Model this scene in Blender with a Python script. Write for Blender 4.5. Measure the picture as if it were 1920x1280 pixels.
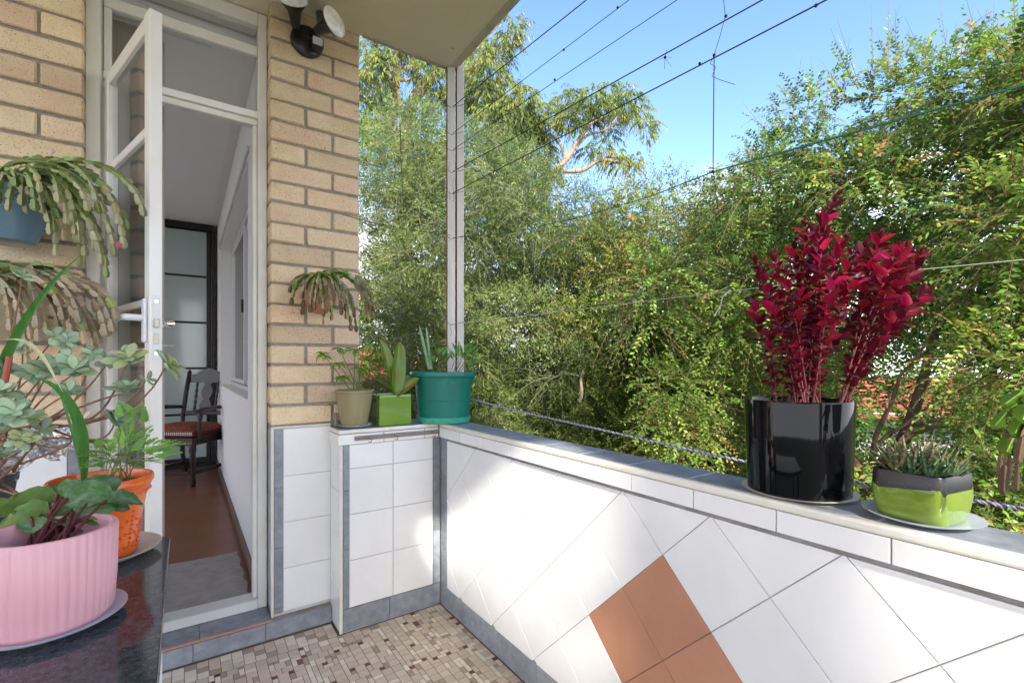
import bpy, math, random
import numpy as np
from mathutils import Vector, Matrix
R = math.radians
random.seed(7); rng = np.random.default_rng(11)
for o in list(bpy.data.objects): bpy.data.objects.remove(o)
scene = bpy.context.scene
COL = scene.collection
# ---------------------------------------------------------------- camera
CAMH = 1.17; YAW = 34.55; FPX = 890.0
cam = bpy.data.cameras.new('camera'); cam.sensor_width = 36; cam.lens = FPX/1920*36
cam.shift_y = 44/1920; cam.clip_start = .02; cam.clip_end = 3000
camo = bpy.data.objects.new('camera', cam); COL.objects.link(camo)
camo.location = (0, 0, CAMH); camo.rotation_euler = (R(90), 0, R(-YAW)); scene.camera = camo
# ---------------------------------------------------------------- light
SUN_EL, SUN_AZ = 33.0, 197.0         # azimuth measured from +Y clockwise (towards +X)
world = bpy.data.worlds.new('World'); scene.world = world; world.use_nodes = True
nt = world.node_tree; nt.nodes.clear()
N = nt.nodes.new; Lk = nt.links.new
sky = N('ShaderNodeTexSky'); sky.sky_type = 'NISHITA'; sky.sun_disc = False
sky.sun_elevation = R(SUN_EL); sky.sun_rotation = R(SUN_AZ); sky.air_density = 1.0; sky.dust_density = .6; sky.ozone_density = 1.6
bg = N('ShaderNodeBackground'); bg.inputs[1].default_value = .15
hs = N('ShaderNodeHueSaturation'); hs.inputs['Saturation'].default_value = 1.16; hs.inputs['Value'].default_value = 1.0; hs.inputs['Hue'].default_value = .513
tc = N('ShaderNodeTexCoord'); sep = N('ShaderNodeSeparateXYZ'); Lk(tc.outputs['Generated'], sep.inputs[0])
mp = N('ShaderNodeMapping'); mp.inputs['Scale'].default_value = (1.4, 1.4, 4.5); Lk(tc.outputs['Generated'], mp.inputs[0])
nz = N('ShaderNodeTexNoise'); nz.inputs['Scale'].default_value = 1.7; nz.inputs['Detail'].default_value = 7; nz.inputs['Roughness'].default_value = .6
Lk(mp.outputs[0], nz.inputs[0])
mr = N('ShaderNodeMapRange'); mr.inputs[1].default_value = .02; mr.inputs[2].default_value = .62; mr.inputs[3].default_value = .52; mr.inputs[4].default_value = -.30; Lk(sep.outputs[2], mr.inputs[0])
ad = N('ShaderNodeMath'); ad.operation = 'ADD'; Lk(nz.outputs[0], ad.inputs[0]); Lk(mr.outputs[0], ad.inputs[1])
cr = N('ShaderNodeMapRange'); cr.interpolation_type = 'SMOOTHSTEP'; cr.inputs[1].default_value = .55; cr.inputs[2].default_value = .85; Lk(ad.outputs[0], cr.inputs[0])
mx = N('ShaderNodeMix'); mx.data_type = 'RGBA'; mx.inputs[7].default_value = (7.4, 7.6, 8.0, 1)
Lk(sky.outputs[0], hs.inputs['Color']); Lk(hs.outputs[0], mx.inputs[6]); Lk(cr.outputs[0], mx.inputs[0]); Lk(mx.outputs[2], bg.inputs[0])
wo = N('ShaderNodeOutputWorld'); Lk(bg.outputs[0], wo.inputs[0])
sun = bpy.data.lights.new('sun', 'SUN'); sun.energy = 2.9; sun.angle = R(1.6); sun.color = (1, .95, .86)
suno = bpy.data.objects.new('sun', sun); COL.objects.link(suno)
sd = Vector((math.sin(R(SUN_AZ))*math.cos(R(SUN_EL)), math.cos(R(SUN_AZ))*math.cos(R(SUN_EL)), math.sin(R(SUN_EL))))
suno.rotation_euler = sd.to_track_quat('Z', 'Y').to_euler()
scene.view_settings.view_transform = 'Standard'; scene.view_settings.look = 'None'
scene.view_settings.exposure = 1.82; scene.view_settings.gamma = 1
scene.cycles.max_bounces = 8; scene.cycles.diffuse_bounces = 5; scene.cycles.transparent_max_bounces = 16
# ---------------------------------------------------------------- maths
_s, _c = math.sin(R(YAW)), math.cos(R(YAW))
def at(px, py, t):
    """surveyed point: bearing and height angle from the photo, t metres along the view axis"""
    u = (px-960)/FPX; v = (684-py)/FPX
    return Vector(((_s+u*_c)*t, (_c-u*_s)*t, CAMH+v*t))
# ---------------------------------------------------------------- materials
def nmat(name):
    m = bpy.data.materials.new(name); m.use_nodes = True; t = m.node_tree; t.nodes.clear()
    o = t.nodes.new('ShaderNodeOutputMaterial'); return m, t, o
def mat(name, col, rough=.5, var=0, col2=None, scale=8, bump=0, bscale=60, metal=0, objvar=0, coat=0, speck=None, sscale=150, spec=.5, stretch=None, cov=.5, trans=0, hue=0, det=5, sthr=.36):
    m, t, o = nmat(name); n = t.nodes.new; l = t.links.new
    p = n('ShaderNodeBsdfPrincipled'); l(p.outputs[0], o.inputs[0])
    p.inputs['Roughness'].default_value = rough; p.inputs['Metallic'].default_value = metal
    p.inputs['Coat Weight'].default_value = coat; p.inputs['Coat Roughness'].default_value = .05
    p.inputs['Specular IOR Level'].default_value = spec
    c4 = (*col, 1); tcn = n('ShaderNodeTexCoord'); co = tcn.outputs['Object']
    oi = n('ShaderNodeObjectInfo')
    off = n('ShaderNodeVectorMath'); off.operation = 'SCALE'; cmb = n('ShaderNodeCombineXYZ')
    for i in range(3): l(oi.outputs['Random'], cmb.inputs[i])
    l(cmb.outputs[0], off.inputs[0]); off.inputs['Scale'].default_value = 37.0
    av = n('ShaderNodeVectorMath'); l(co, av.inputs[0]); l(off.outputs[0], av.inputs[1]); co = av.outputs[0]
    if stretch:
        mpn = n('ShaderNodeMapping'); mpn.inputs['Scale'].default_value = stretch; l(co, mpn.inputs[0]); cs = mpn.outputs[0]
    else: cs = co
    cur = None
    if col2 is not None:
        q = n('ShaderNodeTexNoise'); q.inputs['Scale'].default_value = scale; q.inputs['Detail'].default_value = det; q.inputs['Roughness'].default_value = .65; l(cs, q.inputs[0])
        rr = n('ShaderNodeMapRange'); rr.inputs[1].default_value = cov-.15; rr.inputs[2].default_value = cov+.15; l(q.outputs[0], rr.inputs[0])
        x = n('ShaderNodeMix'); x.data_type = 'RGBA'; x.inputs[6].default_value = c4; x.inputs[7].default_value = (*col2, 1); l(rr.outputs[0], x.inputs[0]); cur = x.outputs[2]
    if speck is not None:
        q = n('ShaderNodeTexNoise'); q.inputs['Scale'].default_value = sscale; q.inputs['Detail'].default_value = 2; l(co, q.inputs[0])
        rr = n('ShaderNodeMapRange'); rr.inputs[1].default_value = sthr; rr.inputs[2].default_value = sthr-.07; l(q.outputs[0], rr.inputs[0])
        x = n('ShaderNodeMix'); x.data_type = 'RGBA'; x.inputs[6].default_value = c4
        if cur: l(cur, x.inputs[6])
        x.inputs[7].default_value = (*speck, 1); l(rr.outputs[0], x.inputs[0]); cur = x.outputs[2]
    if objvar or hue:
        h = n('ShaderNodeHueSaturation'); h.inputs['Color'].default_value = c4
        if cur: l(cur, h.inputs['Color'])
        a = n('ShaderNodeMapRange'); a.inputs[3].default_value = 1-objvar; a.inputs[4].default_value = 1+objvar; l(oi.outputs['Random'], a.inputs[0]); l(a.outputs[0], h.inputs['Value'])
        if hue:
            mm = n('ShaderNodeMath'); mm.operation = 'MULTIPLY'; mm.inputs[1].default_value = 7.31; l(oi.outputs['Random'], mm.inputs[0])
            fr = n('ShaderNodeMath'); fr.operation = 'FRACT'; l(mm.outputs[0], fr.inputs[0])
            a2 = n('ShaderNodeMapRange'); a2.inputs[3].default_value = .5-hue; a2.inputs[4].default_value = .5+hue; l(fr.outputs[0], a2.inputs[0]); l(a2.outputs[0], h.inputs['Hue'])
        cur = h.outputs[0]
    if cur: l(cur, p.inputs['Base Color'])
    else: p.inputs['Base Color'].default_value = c4
    if bump:
        q = n('ShaderNodeTexNoise'); q.inputs['Scale'].default_value = bscale; q.inputs['Detail'].default_value = 4; l(cs, q.inputs[0])
        b = n('ShaderNodeBump'); b.inputs['Strength'].default_value = bump; b.inputs['Distance'].default_value = .01; l(q.outputs[0], b.inputs['Height']); l(b.outputs[0], p.inputs['Normal'])
    if trans:
        tr = n('ShaderNodeBsdfTranslucent'); ms = n('ShaderNodeMixShader'); ms.inputs[0].default_value = trans
        if cur: l(cur, tr.inputs[0])
        else: tr.inputs[0].default_value = c4
        l(p.outputs[0], ms.inputs[1]); l(tr.outputs[0], ms.inputs[2]); l(ms.outputs[0], o.inputs[0])
    return m
def glassmat(name, tint=(1, 1, 1), refl=1.5, rough=.0, dirt=.0):
    m, t, o = nmat(name); n = t.nodes.new; l = t.links.new
    tr = n('ShaderNodeBsdfTransparent'); tr.inputs[0].default_value = (*tint, 1)
    g = n('ShaderNodeBsdfGlossy'); g.inputs['Roughness'].default_value = rough; g.inputs[0].default_value = (1, 1, 1, 1)
    fr = n('ShaderNodeFresnel'); fr.inputs[0].default_value = refl
    ms = n('ShaderNodeMixShader'); l(fr.outputs[0], ms.inputs[0]); l(tr.outputs[0], ms.inputs[1]); l(g.outputs[0], ms.inputs[2])
    last = ms
    if dirt:
        d = n('ShaderNodeBsdfDiffuse'); d.inputs[0].default_value = (.8, .8, .78, 1)
        m2 = n('ShaderNodeMixShader'); q = n('ShaderNodeTexNoise'); q.inputs['Scale'].default_value = 6; q.inputs['Detail'].default_value = 8
        a = n('ShaderNodeMapRange'); a.inputs[3].default_value = 0; a.inputs[4].default_value = dirt; l(q.outputs[0], a.inputs[0]); l(a.outputs[0], m2.inputs[0])
        l(ms.outputs[0], m2.inputs[1]); l(d.outputs[0], m2.inputs[2]); last = m2
    l(last.outputs[0], o.inputs[0]); return m
def leafmat(name, cols, trans=.35, rough=.45, sat=1):
    """foliage: colour from the per-leaf 'tint' attribute"""
    m, t, o = nmat(name); n = t.nodes.new; l = t.links.new
    at_ = n('ShaderNodeAttribute'); at_.attribute_name = 'tint'
    r = n('ShaderNodeValToRGB'); r.color_ramp.interpolation = 'LINEAR'
    while len(r.color_ramp.elements) < len(cols): r.color_ramp.elements.new(.5)
    for i, cc in enumerate(cols):
        e = r.color_ramp.elements[i]; e.position = cc[0]; e.color = (*cc[1], 1)
    l(at_.outputs['Fac'], r.inputs[0])
    p = n('ShaderNodeBsdfPrincipled'); p.inputs['Roughness'].default_value = rough; l(r.outputs[0], p.inputs['Base Color'])
    p.inputs['Specular IOR Level'].default_value = .22
    tr = n('ShaderNodeBsdfTranslucent'); hsn = n('ShaderNodeHueSaturation'); hsn.inputs['Value'].default_value = 1.5; hsn.inputs['Hue'].default_value = .485
    l(r.outputs[0], hsn.inputs['Color']); l(hsn.outputs[0], tr.inputs[0])
    ms = n('ShaderNodeMixShader'); ms.inputs[0].default_value = trans; l(p.outputs[0], ms.inputs[1]); l(tr.outputs[0], ms.inputs[2]); l(ms.outputs[0], o.inputs[0])
    return m
M = {}
M['brick'] = mat('cream_brick', (.67, .485, .305), .9, col2=(.74, .575, .385), scale=9, bump=.55, bscale=120, objvar=.14, hue=.009, speck=(.24, .15, .07), sscale=230, sthr=.37)
M['mortar'] = mat('mortar', (.28, .24, .19), .95, col2=(.37, .32, .26), scale=30, bump=.6, bscale=200)
M['tile'] = mat('white_glazed_tile', (.84, .825, .795), .17, col2=(.79, .775, .745), scale=5, objvar=.018, coat=.2)
M['bull'] = mat('cream_bullnose', (.78, .74, .65), .2, col2=(.72, .67, .56), scale=14, coat=.2)
M['grey'] = mat('blue_grey_marbled_tile', (.20, .215, .24), .42, col2=(.31, .325, .345), scale=22, det=9, objvar=.1, bump=.05, bscale=30, cov=.52)
M['terra'] = mat('terracotta_tile', (.53, .25, .145), .5, col2=(.49, .225, .13), scale=10, objvar=.06, bump=.04, bscale=200)
M['grout'] = mat('grout', (.62, .59, .54), .9, col2=(.45, .38, .30), scale=6, cov=.60)
M['groutgrey'] = mat('grey_render', (.33, .31, .29), .9, col2=(.22, .19, .16), scale=12, bump=.3, bscale=80)
M['floorgrout'] = mat('floor_grout', (.16, .12, .09), .9)
M['mos_a'] = mat('mosaic_beige', (.66, .53, .40), .4, col2=(.62, .49, .37), scale=50, objvar=.09)
M['mos_b'] = mat('mosaic_cream', (.80, .70, .55), .4, col2=(.75, .65, .50), scale=50, objvar=.08)
M['mos_c'] = mat('mosaic_tan', (.42, .31, .215), .4, objvar=.12)
M['mos_d'] = mat('mosaic_dark_brown', (.17, .045, .028), .4, objvar=.3)
M['paint'] = mat('white_gloss_paint', (.78, .76, .71), .3, col2=(.72, .69, .62), scale=5, bump=.03, bscale=40)
M['soffit'] = mat('cream_soffit_paint', (.86, .765, .60), .8, col2=(.81, .71, .54), scale=2.6, bump=.12, bscale=30, speck=(.3, .24, .16), sscale=9, sthr=.27)
M['slabedge'] = mat('slab_edge_paint', (.60, .53, .42), .8, col2=(.38, .33, .25), scale=7, cov=.6, bump=.2, bscale=40)
M['steel'] = mat('weathered_white_steel', (.68, .65, .60), .5, col2=(.55, .51, .46), scale=12, stretch=(1, 1, .12))
M['rust_shade'] = mat('rust_and_shade_steel', (.22, .10, .06), .8)  # rust on hooks and screws; also shade put into the post's groove
M['glass'] = glassmat('window_glass', (.97, .985, .975), 1.5, dirt=.05)
M['roomwall'] = mat('lilac_grey_wall_paint', (.84, .80, .80), .8)
M['ceil'] = mat('room_ceiling_paint', (.84, .82, .83), .85)
M['laminate'] = mat('laminate_boards', (.28, .105, .048), .35, col2=(.20, .07, .03), scale=5, stretch=(1.2, 14, 1), objvar=.12, cov=.5)
M['skirtw'] = mat('skirting_dark', (.17, .11, .085), .5)
M['rug'] = mat('grey_rug', (.48, .44, .41), 1, col2=(.37, .34, .315), scale=14, bump=.8, bscale=330)
M['black'] = mat('black_satin', (.012, .012, .013), .35)
M['frost'] = mat('frosted_panel', (.42, .49, .48), .12, col2=(.40, .47, .46), scale=3, coat=.4)
M['darkwood'] = mat('dark_varnished_wood', (.022, .009, .007), .38)
M['cushion'] = mat('patterned_cushion', (.27, .025, .022), .85, col2=(.10, .09, .03), scale=45, cov=.56, speck=(.6, .35, .2), sscale=90, sthr=.37)
M['fringe'] = mat('white_fringe', (.7, .68, .62), .9)
M['maroon'] = mat('maroon_seat', (.14, .012, .016), .8)
M['alu'] = mat('white_aluminium', (.68, .68, .68), .35)
M['alud'] = mat('dark_aluminium_track', (.14, .14, .15), .4)  # dark grey aluminium of the window track
M['blind'] = mat('beige_blind_slat', (.58, .46, .37), .8, trans=.2)
M['glass2'] = glassmat('room_window_glass', (.98, .99, .985), 1.12)
M['sheer'] = mat('white_translucent_blind', (.95, .95, .95), .8, trans=.9)
M['chrome'] = mat('chrome', (.75, .74, .72), .15, metal=1)
M['brass'] = mat('worn_latch', (.35, .32, .25), .4, metal=1)
M['granite'] = mat('black_granite', (.020, .020, .025), .10, col2=(.075, .075, .085), scale=75, det=9, speck=(.15, .15, .165), sscale=300, sthr=.38, spec=.42)
M['graniteedge'] = mat('polished_granite_edge', (.12, .12, .15), .2, col2=(.3, .3, .35), scale=60)
M['pink'] = mat('pink_glazed_pot', (.72, .385, .40), .42, col2=(.68, .35, .37), scale=6)
M['orange'] = mat('orange_glazed_pot', (.80, .145, .012), .28, coat=.35, col2=(.74, .12, .01), scale=5)
M['soil'] = mat('potting_soil', (.045, .03, .02), 1, col2=(.12, .085, .055), scale=90, bump=1, bscale=150)
M['saucerc'] = mat('cream_saucer', (.66, .60, .46), .35)
M['saucerg'] = mat('grey_white_saucer', (.50, .53, .57), .25, col2=(.42, .45, .5), scale=8)
M['blackpot'] = mat('gloss_black_pot', (.003, .003, .004), .05, coat=0, spec=.22)
M['limeglaze'] = mat('lime_glaze', (.13, .20, .018), .1, col2=(.20, .28, .03), scale=9, coat=.7)
M['limecube'] = mat('green_cube_glaze', (.115, .225, .008), .12, col2=(.14, .26, .012), scale=9, coat=.6)
M['blackrough'] = mat('black_rim_glaze', (.012, .011, .012), .35, speck=(.35, .3, .15), sscale=420, sthr=.31)
M['olive'] = mat('olive_glaze', (.23, .195, .095), .22, col2=(.30, .25, .13), scale=10, coat=.4, stretch=(1, 1, .3))
M['teal'] = mat('teal_plastic', (.003, .145, .105), .38, col2=(.005, .17, .125), scale=5)
M['tealpale'] = mat('sun_bleached_teal_plastic', (.05, .36, .25), .5, col2=(.02, .26, .17), scale=25)
M['bluepot'] = mat('blue_glazed_pot', (.13, .235, .32), .3, col2=(.20, .12, .06), scale=9, cov=.62, coat=.3)
M['creampot'] = mat('cream_banded_pot', (.50, .44, .28), .4, col2=(.42, .36, .22), scale=9)
M['terrapot'] = mat('terracotta_pot', (.52, .235, .13), .75, col2=(.46, .2, .11), scale=16, bump=.1)
M['plasticblack'] = mat('black_plastic', (.012, .012, .013), .3)
M['wire'] = mat('dark_green_line', (.012, .028, .02), .5)
M['wirel'] = mat('pale_cord', (.45, .46, .38), .7)
M['green_wire'] = mat('green_plastic_line', (.008, .13, .07), .4)
M['ropel'] = mat('lilac_white_rope', (.42, .40, .48), .9)
M['roped'] = mat('purple_rope_strand', (.10, .07, .18), .9)
M['woodgrey'] = mat('weathered_rail_wood', (.30, .26, .23), .85, col2=(.18, .14, .12), scale=10, stretch=(1, 12, 12))
M['film'] = glassmat('clear_plastic_film', (.95, .95, .95), 1.45, rough=.12, dirt=.35)
M['bark'] = mat('grey_brown_bark', (.20, .13, .08), .9, col2=(.09, .055, .035), scale=14, stretch=(1, 1, .3), bump=.4, bscale=30)
M['barkp'] = mat('pale_twig_bark', (.33, .28, .20), .9, col2=(.2, .17, .12), scale=20)
M['euc'] = mat('pink_grey_eucalyptus_bark', (.36, .23, .16), .8, col2=(.20, .16, .12), scale=3, bump=.1)
M['redstem'] = mat('red_stem', (.09, .008, .012), .7, col2=(.14, .035, .03), scale=60)
M['greenstem'] = mat('green_stem', (.17, .21, .05), .6)
M['brownstem'] = mat('brown_stem', (.17, .07, .04), .7, col2=(.26, .14, .08), scale=60)
M['roof'] = mat('orange_roof_tiles', (.50, .14, .06), .9, col2=(.38, .1, .05), scale=4)
M['render'] = mat('white_house_render', (.68, .66, .62), .9)
M['ground'] = mat('leaf_litter_ground', (.10, .085, .05), 1, col2=(.06, .075, .03), scale=1.4, bump=.5, bscale=5)
M['lens'] = mat('ribbed_lamp_glass', (.86, .86, .80), .12, col2=(.62, .62, .57), scale=30, coat=.6, bump=.5, bscale=90)
M['sensor'] = mat('sensor_lens', (.62, .64, .66), .2)
# ---------------------------------------------------------------- mesh helpers
WL = {}
def root_loc(o):
    return WL.get(o.name_full, Vector((0, 0, 0))) if o else Vector((0, 0, 0))
def meta(o, label=None, cat=None, group=None, kind=None):
    if label: o['label'] = label
    if cat: o['category'] = cat
    if group: o['group'] = group
    if kind: o['kind'] = kind
    return o
def thing(name, label, cat, loc, group=None):
    o = bpy.data.objects.new(name, None); COL.objects.link(o); o.empty_display_size = .05
    o.location = loc; WL[o.name_full] = Vector(loc); return meta(o, label, cat, group)
def place(name, me, parent=None, loc=(0, 0, 0), m4=None):
    o = bpy.data.objects.new(name, me); COL.objects.link(o)
    pl = root_loc(parent)
    if parent: o.parent = parent
    if m4 is not None:
        o.matrix_local = Matrix.Translation(-pl) @ m4; WL[o.name_full] = m4.to_translation()
    else:
        o.location = Vector(loc)-pl; WL[o.name_full] = Vector(loc)
    return o
def mesh_np(name, v, f, mt, smooth=False, tint=None, mats=None, midx=None):
    """v (n,3); f (m,k) int array"""
    me = bpy.data.meshes.new(name); v = np.asarray(v, dtype=np.float32); f = np.asarray(f, dtype=np.int32)
    k = f.shape[1]; me.vertices.add(len(v)); me.vertices.foreach_set('co', v.ravel())
    me.loops.add(f.size); me.loops.foreach_set('vertex_index', f.ravel())
    me.polygons.add(len(f)); me.polygons.foreach_set('loop_start', np.arange(0, f.size, k, dtype=np.int32)); me.polygons.foreach_set('loop_total', np.full(len(f), k, dtype=np.int32))
    if tint is not None:
        a = me.attributes.new('tint', 'FLOAT', 'POINT'); a.data.foreach_set('value', np.asarray(tint, dtype=np.float32))
    me.update(calc_edges=True); me.validate()
    if smooth: me.polygons.foreach_set('use_smooth', np.ones(len(me.polygons), dtype=bool))
    me.materials.append(mt); return me
class MB:
    def __init__(s): s.v = []; s.f = []; s.mi = []
    def add(s, v, f, mi=0):
        b = len(s.v); s.v += [tuple(p) for p in v]; s.f += [tuple(b+i for i in q) for q in f]; s.mi += [mi]*len(f); return s
    def box(s, x0, x1, y0, y1, z0, z1, mi=0):
        return s.add([(x0,y0,z0),(x1,y0,z0),(x1,y1,z0),(x0,y1,z0),(x0,y0,z1),(x1,y0,z1),(x1,y1,z1),(x0,y1,z1)],
                     [(0,3,2,1),(4,5,6,7),(0,1,5,4),(1,2,6,5),(2,3,7,6),(3,0,4,7)], mi)
    def tube(s, pts, r, n=6, cap=True, mi=0):
        pts = [Vector(p) for p in pts]; rs = r if hasattr(r, '__len__') else [r]*len(pts)
        up = Vector((.13, .31, .94)).normalized(); V = []; F = []
        for i, p in enumerate(pts):
            d = (pts[min(i+1, len(pts)-1)]-pts[max(i-1, 0)]).normalized()
            a = d.cross(up)
            if a.length < .1: a = d.cross(Vector((1, 0, 0)))
            a.normalize(); b = d.cross(a)
            for k in range(n):
                t = 2*math.pi*k/n; V.append(p+a*math.cos(t)*rs[i]+b*math.sin(t)*rs[i])
        for i in range(len(pts)-1):
            for k in range(n):
                k2 = (k+1) % n; F.append((i*n+k, i*n+k2, (i+1)*n+k2, (i+1)*n+k))
        if cap: F.append(tuple(range(n))[::-1]); F.append(tuple((len(pts)-1)*n+k for k in range(n)))
        return s.add(V, F, mi)
    def lathe(s, prof, c=(0, 0, 0), n=40, sx=1, sy=1, rib=0, ribn=0, axis=None, mi=0):
        """prof [(r,z)]; rib = flute depth for r marked by third value 1"""
        V = []; F = []; c = Vector(c)
        for q in prof:
            r, z = q[0], q[1]; rb = q[2] if len(q) > 2 else 0
            for k in range(n):
                t = 2*math.pi*k/n; rr = r
                if rb and ribn: rr = r+rib*abs(math.sin(t*ribn/2))
                V.append(Vector((rr*math.cos(t)*sx, rr*math.sin(t)*sy, z)))
        if axis is not None:
            mtx = Vector(axis).to_track_quat('Z', 'Y').to_matrix(); V = [mtx @ p for p in V]
        V = [p+c for p in V]
        for i in range(len(prof)-1):
            for k in range(n):
                k2 = (k+1) % n; F.append((i*n+k, i*n+k2, (i+1)*n+k2, (i+1)*n+k))
        F.append(tuple(range(n))[::-1]); F.append(tuple((len(prof)-1)*n+k for k in range(n)))
        return s.add(V, F, mi)
    def mesh(s, name, mt, smooth=False, origin=(0, 0, 0), bevel=0, seg=1):
        ox = Vector(origin); me = bpy.data.meshes.new(name); me.from_pydata([tuple(Vector(p)-ox) for p in s.v], [], s.f); me.update()
        mts = mt if isinstance(mt, (list, tuple)) else [mt]
        for x in mts: me.materials.append(x)
        if len(mts) > 1: me.polygons.foreach_set('material_index', s.mi)
        if bevel:
            import bmesh
            bm = bmesh.new(); bm.from_mesh(me); bmesh.ops.bevel(bm, geom=bm.edges[:], offset=bevel, segments=seg, affect='EDGES', profile=.5, clamp_overlap=True); bm.to_mesh(me); bm.free()
        if smooth:
            try: me.shade_smooth()
            except Exception: me.polygons.foreach_set('use_smooth', [True]*len(me.polygons))
            try: me.set_sharp_from_angle(angle=R(40))
            except Exception: pass
        return me
    def build(s, name, mt, parent=None, smooth=False, bevel=0, seg=1, label=None, cat=None, group=None, kind=None):
        a = np.array([tuple(p) for p in s.v]); c = (a.min(0)+a.max(0))/2; c[2] = a[:, 2].min() if not parent else c[2]
        c = Vector([float(q) for q in c])
        o = place(name, s.mesh(name, mt, smooth, c, bevel, seg), parent, c)
        return meta(o, label, cat, group, kind)
def box(name, x0, x1, y0, y1, z0, z1, mt, parent=None, bevel=0, **k):
    return MB().box(x0, x1, y0, y1, z0, z1).build(name, mt, parent, bevel=bevel, **k)
_tc = {}
def tile_obj(name, poly, o, ua, va, na, th, mt, parent, ch=.0012):
    """poly: 2-D outline in (ua,va) around o, front face at o+na*th ; cheap tile with chamfered rim"""
    cx = sum(p[0] for p in poly)/len(poly); cy = sum(p[1] for p in poly)/len(poly)
    key = (name, mt.name, tuple((round(p[0]-cx, 4), round(p[1]-cy, 4)) for p in poly), tuple(ua), tuple(va), th)
    ua, va, na = Vector(ua), Vector(va), Vector(na); ctr = Vector(o)+ua*cx+va*cy
    if key not in _tc:
        n = len(poly); V = []; q = [(p[0]-cx, p[1]-cy) for p in poly]
        def ins(p):
            l = math.hypot(*p); k = max(0, (l-ch*1.6)/l); return (p[0]*k, p[1]*k)
        V += [ua*p[0]+va*p[1] for p in q]; V += [ua*p[0]+va*p[1]+na*(th-ch) for p in q]
        V += [ua*ins(p)[0]+va*ins(p)[1]+na*th for p in q]
        F = [(i, (i+1) % n, n+(i+1) % n, n+i) for i in range(n)]+[(n+i, n+(i+1) % n, 2*n+(i+1) % n, 2*n+i) for i in range(n)]+[tuple(2*n+i for i in range(n))]
        if ua.cross(va).dot(na) < 0: F = [f[::-1] for f in F]
        me = bpy.data.meshes.new(name); me.from_pydata([tuple(v) for v in V], [], F); me.update(); me.materials.append(mt); _tc[key] = me
    return place(name, _tc[key], parent, ctr)
def rect(a, b, c, d): return [(a, c), (b, c), (b, d), (a, d)]
def clip(poly, a, b, c, d):
    def cl(P, ax, v, s):
        out = []
        for i in range(len(P)):
            p, q = P[i], P[(i+1) % len(P)]; ip = s*(p[ax]-v) >= 0; iq = s*(q[ax]-v) >= 0
            if ip: out.append(p)
            if ip != iq:
                t = (v-p[ax])/(q[ax]-p[ax]); out.append((p[0]+t*(q[0]-p[0]), p[1]+t*(q[1]-p[1])))
        return out
    for ax, v, s in ((0, a, 1), (0, b, -1), (1, c, 1), (1, d, -1)):
        if not poly: return []
        poly = cl(poly, ax, v, s)
    # drop duplicates
    r = []
    for p in poly:
        if not r or math.hypot(p[0]-r[-1][0], p[1]-r[-1][1]) > 1e-4: r.append(p)
    if len(r) > 1 and math.hypot(r[0][0]-r[-1][0], r[0][1]-r[-1][1]) < 1e-4: r.pop()
    return r
X1, YB, YC, YF = 1.031, 2.12, 2.30, 2.39       # parapet face, return wall face, brick face, door frame face
ZC = .8866                                      # coping top
# ---------------------------------------------------------------- ground, slabs, room shell
def structure(name, o): o['kind'] = 'structure'; return o
g = MB(); G = 40; gs = np.linspace(-260, 260, G)
gv = [(x, y, -3.2-.03*max(0, y-10)+.25*math.sin(x*.07)*math.cos(y*.05)) for y in gs+120 for x in gs]
me = mesh_np('ground', gv, [(j*G+i, j*G+i+1, (j+1)*G+i+1, (j+1)*G+i) for j in range(G-1) for i in range(G-1)], M['ground'], True)
place('ground', me)['kind'] = 'structure'
box('balcony_slab', -1.6, X1+.13, -1.3, 2.24, -.30, -.012, M['groutgrey'], kind='structure')
so = box('balcony_ceiling', -1.6, 1.192, -1.35, 2.287, 2.745, 2.90, [M['soffit']][0], kind='structure', bevel=.004)
place_strip = MB().box(1.150, 1.19, -1.34, 2.285, 2.7405, 2.7455).build('drip_strip', M['slabedge'], so)
MB().box(.70, 1.1495, 2.262, 2.2845, 2.7405, 2.7455).build('drip_strip', M['slabedge'], so)
box('upper_floor_slab', -5, .69, 2.291, 6.5, 2.745, 2.90, M['soffit'], kind='structure')
rf = box('room_floor', -2.6, .30, 2.49, 6.3, -.05, .092, M['floorgrout'], kind='structure')
# laminate boards running across the view
y = 2.49; k = 0
while y < 6.05:
    xs = -2.6-(k*.37) % 1.2
    while xs < .30:
        a, b = max(xs, -2.6), min(xs+1.2, .298)
        if b-a > .02 and b > -.9: MB().box(a+.0004, b-.0004, y+.0004, y+.1246, .0925, .10).build('board', M['laminate'], rf)
        xs += 1.2
    y += .125; k += 1
box('room_ceiling', -2.6, .42, 2.50, 6.3, 2.655, 2.742, M['ceil'], kind='structure')
# right room wall with a window opening y 2.98-5.40, z .98-2.30
rw = structure('', MB().box(.285, .42, 2.50, 2.98, .092, 2.654).box(.285, .42, 5.42, 6.3, .092, 2.654).box(.285, .42, 2.98, 5.42, .092, .975).box(.285, .42, 2.98, 5.42, 2.30, 2.654).build('room_wall', M['roomwall']))
box('skirting_board', .270, .2848, 2.50, 6.0, .1005, .165, M['skirtw'], rw, bevel=.002)
MB().box(-1.84, -1.7, 2.501, 2.7, .093, 2.654).box(-1.84, -1.7, 5.9, 6.179, .093, 2.654).box(-1.84, -1.7, 2.7, 5.9, .093, .35).build('room_wall', M['roomwall'], kind='structure')  # unseen left wall, its wide opening added to let daylight into the room
box('room_wall', -2.6, .284, 6.18, 6.3, .0925, 2.654, M['roomwall'], kind='structure')
box('room_wall', -2.6, -.305, 2.44, 2.50, .101, 2.654, M['roomwall'], kind='structure')
# cornice crease line on the ceiling
MB().box(.235, .240, 2.5, 6.0, 2.6505, 2.6548).build('ceiling_joint', M['roomwall'], bpy.data.objects['room_ceiling'])
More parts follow.
